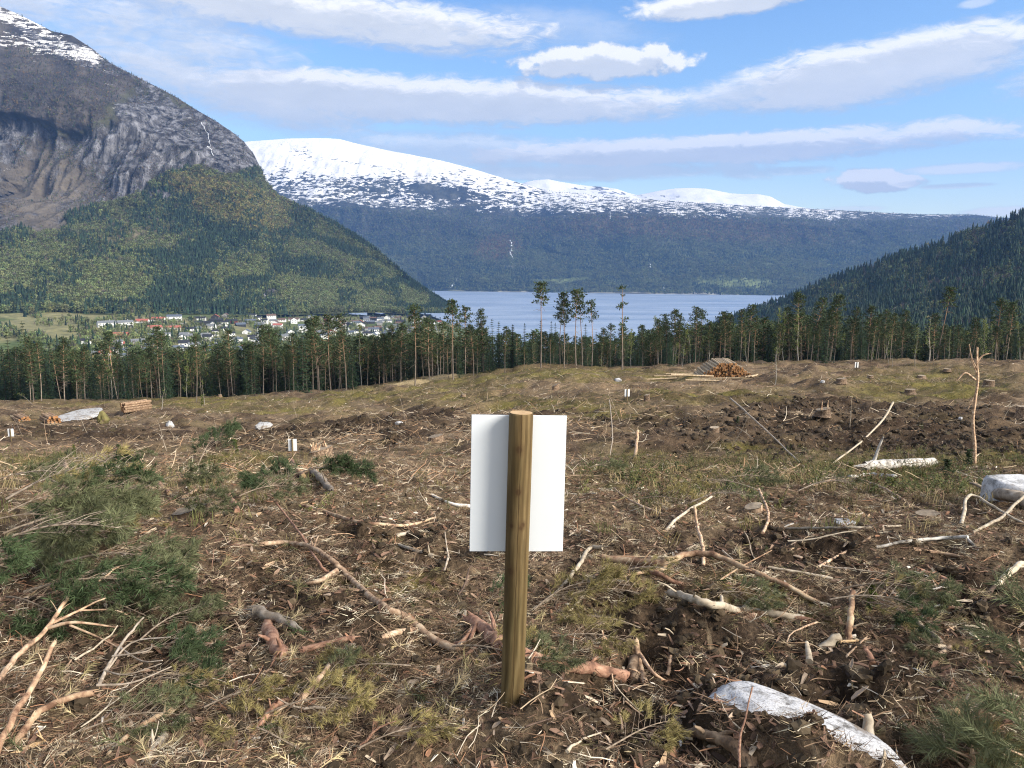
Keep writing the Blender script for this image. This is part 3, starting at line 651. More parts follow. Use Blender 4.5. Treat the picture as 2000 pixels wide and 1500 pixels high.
def lm_forest():
    r = np.random.default_rng(11); px, row, x, y, z = sample_mtn(LM, 100000, r)
    cl, up, bot = lm_zones(px, row)
    pn = fbm(px / 45, row / 28, 4, 161)
    sp = sstep(pn, .12, .3) * .6
    for e in [(395, 490, 110, 30, -22), (330, 575, 75, 34, -15), (470, 470, 70, 14, -12), (560, 455, 60, 9, 10), (660, 482, 60, 9, 22), (600, 520, 60, 16, 10), (790, 545, 30, 12, 40), (30, 600, 80, 14, 0), (480, 560, 60, 20, -30),
              (700, 470, 50, 7, 32), (240, 600, 90, 8, 0), (410, 600, 130, 12, 0), (380, 440, 30, 14, -20)]:
        sp = np.maximum(sp, ell(px + pn * 60, row + pn * 30, *e, .5) * .95)
    sp = np.maximum(sp, .75 * sstep(px, 560, 640) * sstep(np.abs(row - I(px, LM_PX, LM_RIDGE)), 9, 3))
    low = sstep(row, 420, 560)
    gold = np.maximum(np.maximum(ell(px, row, 470, 405, 85, 30, 12, .6), ell(px, row, 400, 372, 70, 22, 15, .6)), .8 * ell(px, row, 500, 430, 60, 25, 20, .6))  # sunlit patch of the slope, painted in as golden tree tints
    pale = sstep(fbm(px / 30, row / 30, 3, 171), -.1, .25)
    pr = np.zeros((len(px), 6)); pr[:, 0] = sp; o = 1 - sp
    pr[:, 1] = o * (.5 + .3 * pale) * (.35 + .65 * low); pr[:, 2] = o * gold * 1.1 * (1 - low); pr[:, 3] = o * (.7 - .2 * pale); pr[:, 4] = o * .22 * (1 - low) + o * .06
    u = np.maximum(up, cl); pr[u > .5] = [.035, .0, .0, .10, .85, .08]
    wl = (ell(px, row, 100, 330, 130, 60, 20, .6) > .4) & (u > .5); pr[wl] = [.05, .1, 0, .35, .5, .25]
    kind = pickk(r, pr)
    rock = np.maximum(ell(px, row, 520, 575, 26, 15, -20, .5), ell(px, row, 310, 382, 34, 11, 5, .5))
    keep = r.uniform(0, 1, len(px)) < np.where(cl > .5, .16 + .5 * sstep(fbm(px / 26, row / 40, 4, 181), .0, .2), np.where(up > .5, .75, 1)) * (1 - .9 * rock)
    snowy = (row - px * .34 < 62) & (px < 190); keep &= ~(snowy & (r.uniform(0, 1, len(px)) < .8))
    keep &= ~((ell(px, row, 265, 455, 60, 14, -25, .6) > .4) & (r.uniform(0, 1, len(px)) < .75))
    hgt = np.where(u > .5, r.uniform(4.5, 8, len(px)), r.uniform(8, 14, len(px))) * np.where(kind == 0, 1.35, 1) * np.where(cl > .5, .7, 1)
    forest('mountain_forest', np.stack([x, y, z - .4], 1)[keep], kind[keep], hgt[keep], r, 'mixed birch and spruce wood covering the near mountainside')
def rh_forest():
    r = np.random.default_rng(12); px, row, x, y, z = sample_mtn(RH, 30000, r)
    pn = fbm(px / 70, row / 45, 4, 191)
    g = np.maximum(sstep(pn, .08, .25) * .8, ell(px, row, 1640, 575, 60, 12, -15, .6)); br = np.maximum(ell(px, row, 1900, 560, 110, 26, -8, .7), sstep(fbm(px / 50, row / 30, 3, 195), .12, .3))
    pr = np.zeros((len(px), 6)); pr[:, 0] = .9 - .6 * g - .3 * br; pr[:, 1] = .16 * g; pr[:, 3] = .55 * g; pr[:, 4] = .5 * br; pr[:, 2] = .06 * ell(px, row, 1640, 575, 60, 12, -15, .6)
    kind = pickk(r, np.maximum(pr, .01)); pr = None
    hgt = np.where(kind == 0, r.uniform(11, 18, len(px)), r.uniform(8, 12, len(px)))
    forest('hillside_forest', np.stack([x, y, z - .5], 1), kind, hgt, r, 'dark spruce wood with grey and yellow green birches on the hill by the fjord')
def fm_forest():
    r = np.random.default_rng(13); px, row, x, y, z = sample_mtn(FM, 150000, r)
    sl = fm_snowline(px); d = sl - row; pn = fbm(px / 60, row / 14, 4, 211)
    up = sstep(row, 500, 440); sp = np.clip(sstep(pn, .02, .25) * .7 + .8 * ell(px, row, 1215, 490, 28, 7, 5, .5) + .7 * ell(px, row, 885, 523, 40, 5, 5, .5), 0, 1)
    gold = np.maximum(ell(px, row, 970, 482, 42, 22, -10, .6), .45 * ell(px, row, 1330, 450, 260, 22, 2, .5))
    pr = np.zeros((len(px), 6)); pr[:, 0] = sp * (1 - .5 * up) + .1; pr[:, 3] = (1 - sp) * (1 - .7 * up); pr[:, 4] = .4 * up; pr[:, 3] += .5 * up; pr[:, 5] = gold * 1.4; pr[:, 1] = .55 * (1 - sp) * (1 - up)
    kind = pickk(r, pr); kind = np.where(d > 2, np.where(r.uniform(0, 1, len(px)) < .5, 0, 4), kind)
    p = np.where(d > 0, .75 * np.exp(-np.maximum(d, 0) / 16) * (.35 + .9 * sstep(pn, -.2, .2)), .9)
    p = np.where((px > 1060) & (d > 0), np.maximum(p, .20), p); p = np.where((px < 1030) & (row < 372), p * .15, p)
    flat = np.maximum(ell(px, row, 1100, 543, 60, 4, -3, .4), ell(px, row, 1440, 555, 80, 8, 2, .5)); p = p * (1 - .8 * flat)
    keep = r.uniform(0, 1, len(px)) < p
    hgt = np.where(d > 0, r.uniform(9, 15, len(px)), r.uniform(11, 22, len(px)))
    forest('far_forest', np.stack([x, y, z - 1], 1)[keep], kind[keep], hgt[keep], r, 'blue hazy forest on the far side of the fjord')
lm_forest(); rh_forest(); fm_forest()

# ------------------------------------------------------------------ village
_vy = np.linspace(230, 2350, 1400)
def on_valley(px, row):
    b = (750 - row) / F; den = CP + b * SP; xs = (px - 1000) / F / den * _vy; zs = H0 + (-SP + b * CP) / den * _vy
    k = np.nonzero(zs - h_valley(xs, _vy) <= 0)[0]; k = k[0] if len(k) else len(_vy) - 1
    return Vector((xs[k], _vy[k], float(h_valley(xs[k], _vy[k]))))
WALLM = {'white': (.78, .78, .76), 'dark': (.035, .037, .042), 'maroon': (.11, .035, .03), 'grey': (.30, .29, .28), 'blue': (.32, .40, .46), 'ochre': (.38, .27, .13)}
ROOFM = {'grey': (.16, .17, .18), 'red': (.36, .12, .09), 'black': (.03, .032, .038), 'scarlet': (.50, .06, .04), 'slate': (.10, .12, .15), 'brown': (.14, .09, .07)}
def plain(name, c, rough=.7):
    m, t = mat(name); tc = t.new('ShaderNodeTexCoord').outputs['Object']
    t.put(t.b.inputs['Base Color'], t.mix(1, (*c, 1), t.ramp(t.noise(tc, .6, 3), [(.3, (.86, .86, .86)), (.7, (1.1, 1.1, 1.1))]), 'MULTIPLY')); t.b.inputs['Roughness'].default_value = rough; return m
WM = {k: plain('wall_' + k, v) for k, v in WALLM.items()}; RM = {k: plain('roof_' + k, v, .6) for k, v in ROOFM.items()}
GLASSM = plain('window_glass', (.03, .04, .05), .15); PLINTH = plain('house_plinth', (.33, .32, .30))
HOUSES = [(208, 640, 31, 'white', 'grey', 2), (244, 639, 28, 'white', 'grey', 2), (278, 632, 24, 'white', 'red', 1), (309, 628, 24, 'white', 'red', 1), (341, 626, 26, 'white', 'slate', 2),
 (302, 645, 25, 'white', 'red', 1), (339, 645, 25, 'white', 'red', 1), (386, 626, 30, 'white', 'black', 1), (391, 635, 34, 'dark', 'black', 1), (423, 633, 24, 'dark', 'black', 2), (383, 647, 18, 'white', 'slate', 1),
 (413, 645, 16, 'white', 'grey', 2), (430, 641, 13, 'grey', 'black', 1), (468, 619, 16, 'white', 'red', 2), (441, 620, 14, 'grey', 'brown', 1), (452, 631, 21, 'maroon', 'black', 1), (489, 630, 20, 'blue', 'slate', 1),
 (494, 622, 12, 'white', 'black', 2), (168, 672, 18, 'white', 'black', 1), (202, 669, 15, 'white', 'grey', 1), (236, 661, 26, 'maroon', 'red', 1), (270, 674, 24, 'white', 'grey', 1), (299, 661, 17, 'white', 'slate', 1),
 (299, 669, 16, 'dark', 'slate', 1), (328, 663, 10, 'white', 'grey', 2), (356, 669, 14, 'white', 'slate', 2), (389, 675, 12, 'white', 'grey', 1), (420, 656, 12, 'white', 'black', 2), (482, 653, 15, 'white', 'slate', 1),
 (271, 686, 16, 'maroon', 'black', 1), (530, 626, 17, 'white', 'brown', 3), (543, 642, 17, 'white', 'red', 2), (574, 627, 20, 'white', 'brown', 1), (598, 628, 20, 'white', 'black', 1), (592, 640, 18, 'white', 'slate', 1),
 (625, 638, 15, 'maroon', 'brown', 1), (638, 620, 12, 'white', 'black', 1), (665, 630, 17, 'maroon', 'black', 1), (694, 631, 20, 'white', 'brown', 1), (706, 640, 14, 'white', 'black', 2), (710, 623, 14, 'dark', 'black', 1),
 (725, 617, 14, 'white', 'grey', 2), (737, 618, 11, 'white', 'grey', 1), (753, 609, 18, 'white', 'brown', 1), (762, 618, 15, 'white', 'grey', 2), (791, 610, 18, 'maroon', 'scarlet', 1), (754, 630, 22, 'white', 'grey', 1),
 (730, 650, 20, 'white', 'slate', 2), (702, 650, 16, 'white', 'black', 1), (686, 656, 14, 'white', 'slate', 2), (648, 654, 16, 'white', 'scarlet', 1), (630, 653, 11, 'white', 'grey', 1), (722, 632, 18, 'dark', 'slate', 1),
 (781, 633, 14, 'dark', 'black', 2), (784, 646, 15, 'grey', 'slate', 1), (806, 646, 16, 'white', 'grey', 1), (810, 633, 13, 'white', 'grey', 2), (822, 634, 12, 'white', 'slate', 1), (842, 633, 14, 'white', 'black', 1),
 (758, 652, 14, 'maroon', 'slate', 1), (506, 657, 13, 'white', 'slate', 1), (504, 639, 12, 'dark', 'slate', 1), (503, 624, 13, 'white', 'black', 1), (562, 660, 16, 'grey', 'slate', 1), (551, 628, 14, 'white', 'brown', 1),
 (440, 646, 14, 'white', 'black', 1), (840, 611, 12, 'grey', 'slate', 1), (862, 608, 11, 'grey', 'slate', 1), (470, 638, 18, 'dark', 'slate', 1), (800, 620, 12, 'dark', 'slate', 1), (772, 640, 12, 'white', 'grey', 1), (815, 640, 12, 'white', 'black', 1), (828, 622, 12, 'grey', 'slate', 1), (676, 645, 12, 'white', 'grey', 1)]
_r = random.Random(5)
for _ in range(46):                                      # lower houses glimpsed between the pines
    HOUSES.append((_r.uniform(150, 640), _r.uniform(676, 712), _r.uniform(14, 26), _r.choice(['white'] * 6 + ['ochre', 'grey', 'maroon']), _r.choice(['grey', 'black', 'slate', 'red']), _r.choice([1, 2, 2])))
for _ in range(22): HOUSES.append((_r.uniform(360, 640), _r.uniform(648, 676), _r.uniform(11, 18), 'white', _r.choice(['grey', 'black', 'slate']), _r.choice([1, 2, 2])))
for _ in range(30): HOUSES.append((_r.uniform(400, 860), _r.uniform(609, 640), _r.uniform(10, 15), _r.choice(['white', 'white', 'white', 'grey', 'dark', 'maroon']), _r.choice(['grey', 'black', 'slate', 'brown', 'red']), _r.choice([1, 2])))
for _ in range(26): HOUSES.append((_r.uniform(640, 860), _r.uniform(618, 655), _r.uniform(10, 15), _r.choice(['white', 'white', 'white', 'grey', 'dark']), _r.choice(['grey', 'black', 'slate', 'brown']), _r.choice([1, 2])))
for _ in range(14): HOUSES.append((_r.uniform(690, 850), _r.uniform(655, 690), _r.uniform(11, 18), _r.choice(['white'] * 4 + ['grey']), _r.choice(['grey', 'black', 'slate']), _r.choice([1, 2])))
HLAB = []
def house(i, px, row, w, wall, roof, st):
    R = random.Random(i * 7 + 1); p = on_valley(px, row); W_ = w * p.y / F; D = min(W_ * .75, 9) * R.uniform(.85, 1.1); hh = 2.6 * st + .9
    rz = R.uniform(-.35, .35) - math.atan2(p.x, p.y); W_ = min(W_, 24)
    gable = W_ < 15 and R.random() < .35 and w < 17
    if wall != 'white' and w > 20: gable = False
    zone_ = 'under the mountain' if row < 634 else ('mid village' if row < 655 else 'low behind pines')
    side = ('by the meadow' if px < 260 else 'on the left terraces' if px < 460 else 'at the centre' if px < 660 else 'near the fjord')
    e = empty('house', p, None, 'house', 'houses of the village', rz)
    HLAB.append((('%s %s house, %s roof' % ({1: 'low', 2: 'two storey', 3: 'tall'}[st] + (' long' if w > 22 else ''), wall, roof), '%s %s' % (zone_, side)), px, e))
    b = MB(); b.box((0, 0, hh / 2 - 1.2), (W_ / 2, D / 2, hh / 2 + 1.2), 0)
    rise = D * .27 if not gable else W_ * .32
    if gable: b.add([(-W_ / 2, -D / 2, hh), (W_ / 2, -D / 2, hh), (0, -D / 2, hh + rise), (-W_ / 2, D / 2, hh), (W_ / 2, D / 2, hh), (0, D / 2, hh + rise)], [(0, 1, 2), (3, 5, 4)])
    else: b.add([(-W_ / 2, -D / 2, hh), (-W_ / 2, D / 2, hh), (-W_ / 2, 0, hh + rise), (W_ / 2, -D / 2, hh), (W_ / 2, D / 2, hh), (W_ / 2, 0, hh + rise)], [(0, 2, 1), (3, 4, 5)])
    b.build('wall', [WM[wall]], e)
    b = MB(); o, th = .55, .22
    if gable:
        for s in (-1, 1):
            k = 1 + o / (W_ / 2); A = [(0, -D / 2 - o, hh + rise + th), (s * W_ / 2 * k, -D / 2 - o, hh + rise * (1 - k) + th), (s * W_ / 2 * k, D / 2 + o, hh + rise * (1 - k) + th), (0, D / 2 + o, hh + rise + th)]
            b.add(A + [(x, y, z - th * .8) for x, y, z in A], [(0, 1, 2, 3), (4, 7, 6, 5), (0, 4, 5, 1), (1, 5, 6, 2), (2, 6, 7, 3), (3, 7, 4, 0)])
    else:
        for s in (-1, 1):
            k = 1 + o / (D / 2); A = [(-W_ / 2 - o, 0, hh + rise + th), (-W_ / 2 - o, s * D / 2 * k, hh + rise * (1 - k) + th), (W_ / 2 + o, s * D / 2 * k, hh + rise * (1 - k) + th), (W_ / 2 + o, 0, hh + rise + th)]
            b.add(A + [(x, y, z - th * .8) for x, y, z in A], [(0, 1, 2, 3), (4, 7, 6, 5), (0, 4, 5, 1), (1, 5, 6, 2), (2, 6, 7, 3), (3, 7, 4, 0)])
    ro = b.build('roof', [RM[roof]], e)
    if w > 16 and not gable:
        c = MB(); c.box((W_ * .2, 0, hh + rise + .5), (.35, .35, .9)); c.build('chimney', [PLINTH], ro)
    if w >= 11:
        nx = max(2, int(W_ / 3.6))
        wm = MB(); wm.box((0, 0, 0), (.62, .05, .6)); wme = wm.mesh('window', [GLASSM])
        for f in range(st):
            for k in range(nx):
                if R.random() < .12: continue
                q = link('window', wme, e); q.location = (-W_ / 2 + (k + .5) * W_ / nx, -D / 2 - .03, 1.9 + f * 2.7)
        if W_ > 16 and wall == 'white':                  # balcony rail along the front
            c = MB(); c.box((0, -D / 2 - .9, 1.15 + (st - 1) * 1.4), (W_ * .42, .9, .12)); c.box((0, -D / 2 - 1.75, 1.7 + (st - 1) * 1.4), (W_ * .42, .05, .4)); c.build('balcony', [WM['white']], e)
for i, h in enumerate(HOUSES): house(i, *h)
ORDL = ['leftmost', 'second from left', 'third from left', 'fourth from left', 'fifth from left', 'sixth from left', 'seventh from left', 'eighth from left', 'ninth from left', 'tenth from left', 'eleventh from left', 'twelfth from left', 'thirteenth from left', 'fourteenth from left']
def number(lst):
    g = {}
    for key, px, o in lst: g.setdefault(key, []).append((px, o))
    for (a, b_), l in g.items():
        l.sort(key=lambda t: t[0])
        for i, (px, o) in enumerate(l): o['label'] = '%s, %s' % (a, b_) if len(l) == 1 else '%s, %s, %s' % (a, b_, ORDL[min(i, 13)])
number(HLAB)
ROADM = plain('pale_road', (.42, .41, .39))
def road(pts, w, label):
    P = [on_valley(*p) for p in pts]; V = []; Q = []
    for a, b_ in zip(P, P[1:]):
        for k in range(8): Q.append(a.lerp(b_, k / 8))
    Q.append(P[-1])
    for i, p in enumerate(Q):
        t = (Q[min(i + 1, len(Q) - 1)] - Q[max(i - 1, 0)]); n = Vector((-t.y, t.x, 0)).normalized() * w / 2
        for s in (-1, 1):
            v = p + n * s; V.append((v.x, v.y, float(h_valley(v.x, v.y)) + .5))
    tag(link('road', fast_mesh('road', V, [(2 * i, 2 * i + 1, 2 * i + 3, 2 * i + 2) for i in range(len(Q) - 1)], [ROADM])), label, 'road', None, 'structure')
road([(318, 647), (330, 639), (345, 633), (362, 631)], 6, 'pale village road climbing past the red roofs')
road([(733, 629), (745, 621), (756, 612), (764, 608)], 7, 'pale village road climbing near the fjord')
road([(740, 632), (752, 640), (762, 647)], 6, 'short grey village road slanting down')
road([(556, 655), (580, 646), (603, 637), (612, 635)], 6, 'grey village road between garden trees')
def village_trees():
    r = np.random.default_rng(21); n = 13000; px = r.uniform(-250, 900, n); row = r.uniform(598, 735, n)
    keep = fbm(px / 60, row / 18, 3, 221) > np.where((px < 190) & (row < 690), .08, -.16); keep |= row < 611
    px, row = px[keep], row[keep]; P = np.array([on_valley(a, b_) for a, b_ in zip(px, row)]); P[:, 2] -= .3
    far_ = P[:, 1] < 2300; P = P[far_]; n = len(P)
    kind = r.choice([0, 1, 3, 4], n, p=[.13, .47, .28, .12]); h = np.where(kind == 0, r.uniform(6, 12, n), r.uniform(3.5, 8, n))
    forest('village_trees', P, kind, h, r, 'garden trees and bushes scattered among the village houses')
village_trees()

# ------------------------------------------------------------------ the trees along the edge of the clearing
def trunk_mat(name, lo, hi, z0, z1):
    m, t = mat(name); tc = t.new('ShaderNodeTexCoord').outputs['Object']; sp = t.new('ShaderNodeSeparateXYZ'); t.put(sp.inputs[0], tc)
    n = t.noise(t.vmath('MULTIPLY', tc, (60, 60, 14)), 1.5, 4)
    c = t.mix(t.smooth(sp.outputs[2], z0, z1), lo, hi); oi = t.new('ShaderNodeObjectInfo')
    c = t.mix(1, c, t.ramp(n, [(.3, (.5, .5, .5)), (.7, (1.5, 1.5, 1.5))]), 'MULTIPLY')
    hsv = t.new('ShaderNodeHueSaturation'); t.put(hsv.inputs['Color'], c); t.put(hsv.inputs['Value'], t.math('MULTIPLY_ADD', oi.outputs['Random'], .7, .65))
    t.put(t.b.inputs['Base Color'], hsv.outputs[0]); t.b.inputs['Roughness'].default_value = .9; return m
M_PTRUNK = trunk_mat('pine_bark', (.17, .14, .115), (.28, .17, .105), .25, .7)
M_STRUNK = trunk_mat('spruce_bark', (.11, .09, .075), (.10, .08, .06), .3, .7)
M_BTRUNK = trunk_mat('birch_bark', (.30, .28, .25), (.22, .19, .16), .2, .8)
M_PINE = leafy('pine_needles', (.052, .074, .033), .45, False, .15)
M_SPRUCE = leafy('spruce_needles', (.03, .052, .025), .45, False, .1)
M_BLEAF = leafy('birch_leaves', (.17, .20, .06), .35, False, .4)
M_OLIVE = leafy('juniper_needles', (.10, .115, .03), .4, False, .25)
def pine_mesh(seed, zc, dens=1.0, wide=1.0):
    R = random.Random(seed); T = MB(); C_ = MB()
    bx, by = R.uniform(-.02, .02), R.uniform(-.02, .02); ax = lambda z: Vector((bx * math.sin(z * 4), by * math.sin(z * 3.3), z))
    T.tube([ax(k / 9) for k in range(10)], [.0072 * (1 - .86 * k / 9) + .0009 for k in range(10)], 7)
    for _ in range(int(14 * wide)):                      # dead lower branches
        z = R.uniform(.22, zc + .1); d = Vector((R.gauss(0, 1), R.gauss(0, 1), R.uniform(-.5, .25))).normalized(); L = R.uniform(.03, .10)
        T.tube([ax(z), ax(z) + d * L * .6, ax(z) + d * L + Vector((0, 0, -.01))], [.0022, .0015, .0008], 3)
    nl = int(30 * dens)
    for k in range(nl):
        t = (k + R.random()) / nl; z = zc + (1 - zc) * t ** .9 * .98
        rad = wide * (.115 * (1 - t) ** .55 + .02) * R.uniform(.55, 1.2) * min(1, .45 + t * 4); an = k * 2.4 + R.uniform(-.5, .5)
        d = Vector((math.cos(an), math.sin(an), .25 + .5 * t)); e = ax(z) + d * rad
        T.tube([ax(z), ax(z) + d * rad * .5 + Vector((0, 0, -.004)), e], [.003, .002, .001], 3)
        for s in range(R.choice((2, 3, 3, 4))):
            c = ax(z).lerp(e, R.uniform(.5, 1.1)) + Vector((R.gauss(0, .016), R.gauss(0, .016), R.gauss(0, .008))); rr = R.uniform(.02, .036)
            for _ in range(11):
                q = Vector((R.gauss(0, 1), R.gauss(0, 1), R.gauss(0, .55))); q.normalize()
                C_.card(c + q * rr * .3, q + Vector((0, 0, .35)), (R.gauss(0, 1), R.gauss(0, 1), R.gauss(0, 1)), rr * R.uniform(.8, 1.4), rr * .42, 0, .3)
    return T.mesh('trunk', [M_PTRUNK], True), C_.mesh('crown', [M_PINE])
def spruce_mesh(seed, wide=1.0, z0=.06):
    R = random.Random(seed); T = MB(); C_ = MB()
    T.tube([(0, 0, -.02), (0, 0, .5), (0, 0, .985)], [.0125, .007, .001], 6)
    n = 25
    for k in range(n):
        t = k / n; z = z0 + (1 - z0) * t; rad = wide * .135 * (1 - t) ** .8 + .008
        for j in range(7 if t < .7 else 5):
            an = j * 6.283 / 7 + k * 1.3 + R.uniform(-.3, .3); L = rad * R.uniform(.6, 1.2); d = Vector((math.cos(an), math.sin(an), 0))
            for s in range(4):
                f = (s + .4) / 4; p = Vector((0, 0, z)) + d * L * f + Vector((0, 0, -L * .38 * f + .012 * f * f))
                for sd in (-1, 1):
                    dd = d * .7 + Vector((-d.y, d.x, 0)) * sd * .6 + Vector((0, 0, R.uniform(-.55, .05)))
                    C_.card(p, dd, (0, 0, 1), max(.02, L * .42) * R.uniform(.7, 1.2), .017 * R.uniform(.7, 1.3), 0, .4)
    for _ in range(10): C_.card((0, 0, R.uniform(.93, .98)), (R.gauss(0, .4), R.gauss(0, .4), 1), (1, 0, 0), .03, .006, 0, .3)
    return T.mesh('trunk', [M_STRUNK], True), C_.mesh('crown', [M_SPRUCE])
def birch_mesh(seed, leaves=260, bare=.2, lm=None, lsize=.022):
    R = random.Random(seed); T = MB(); C_ = MB(); b1 = R.uniform(-.05, .05)
    ax = lambda z: Vector((b1 * z * z + .012 * math.sin(z * 9 + seed), .01 * math.sin(z * 7), z))
    T.tube([ax(k / 7) for k in range(8)], [.0075 * (1 - .85 * k / 7) for k in range(8)], 5); tips = []
    for k in range(22):
        z = R.uniform(bare, .96); an = R.uniform(0, 6.28); L = R.uniform(.07, .19) * (1.15 - z); d = Vector((math.cos(an), math.sin(an), R.uniform(.7, 1.6))).normalized()
        e = ax(z) + d * L; T.tube([ax(z), ax(z).lerp(e, .5) + Vector((0, 0, .006)), e], [.002, .0014, .0007], 3); tips.append((ax(z), e))
    for _ in range(leaves):
        a, e = R.choice(tips); p = a.lerp(e, R.uniform(.3, 1.1)) + Vector((R.gauss(0, .014), R.gauss(0, .014), R.gauss(0, .014)))
        C_.card(p, (R.gauss(0, 1), R.gauss(0, 1), R.gauss(0, 1)), (R.gauss(0, 1), R.gauss(0, 1), R.gauss(0, 1)), lsize * R.uniform(.6, 1.3), lsize * .8, 0, .25)
    return T.mesh('trunk', [M_BTRUNK], True), C_.mesh('crown', [lm or M_BLEAF])
KINDS = {'pine': [pine_mesh(1, .44, 1.25, 1.1), pine_mesh(2, .50, 1.15, 1.1), pine_mesh(3, .38, 1.4, 1.25), pine_mesh(4, .55, 1.0, 1.05), pine_mesh(5, .42, 1.3, 1.0), pine_mesh(17, .30, 1.5, 1.15)],
         'tallpine': [pine_mesh(6, .76, .7, .72), pine_mesh(7, .62, .8, .8), pine_mesh(8, .70, .62, .8), pine_mesh(9, .58, .9, .85)],
         'thinpine': [pine_mesh(10, .52, .20, .45)],
         'spruce': [spruce_mesh(1), spruce_mesh(2, .85, .1), spruce_mesh(3, 1.15, .04)], 'birch': [birch_mesh(1), birch_mesh(2, 330), birch_mesh(3, 200, .3)],
         'youngbirch': [birch_mesh(4, 46, .25, None, .03), birch_mesh(5, 60, .2, None, .028), birch_mesh(6, 26, .3, None, .03)]}
CATN = {'pine': 'pine_tree', 'tallpine': 'pine_tree', 'thinpine': 'pine_tree', 'spruce': 'spruce_tree', 'birch': 'birch_tree', 'youngbirch': 'birch_sapling'}
def tree(px, top_px, top_row, kind, Y, label, group, variant=None, sx=1.0):
    R = random.Random(int(px * 13 + top_row)); x = float(place(px, 730, Y)[0]); g = Vector((x, Y, float(H(x, Y)) if Y < 225 else float(h_valley(x, Y))))
    top = at_depth(top_px, top_row, Y); hgt = max(2.0, top.z - g.z)
    e = empty(CATN[kind], g - Vector((0, 0, .15)), label, CATN[kind].split('_')[0] + (' sapling' if kind == 'youngbirch' else ' tree'), group)
    e.rotation_euler = Euler((R.gauss(0, .02), R.gauss(0, .022) + math.atan2(top.x - g.x, hgt), R.uniform(0, 6.28)), 'XYZ')
    w = hgt * sx * R.uniform(.9, 1.15); e.scale = (w, w, hgt)
    tm, cm = KINDS[kind][R.randrange(len(KINDS[kind])) if variant is None else variant]
    link('trunk', tm, e); link('crown', cm, e); return e
def edge_Y(px): return float(edge_u((px - 1000) / 1500)[1])
GT = 'trees standing along the far edge of the clearing'
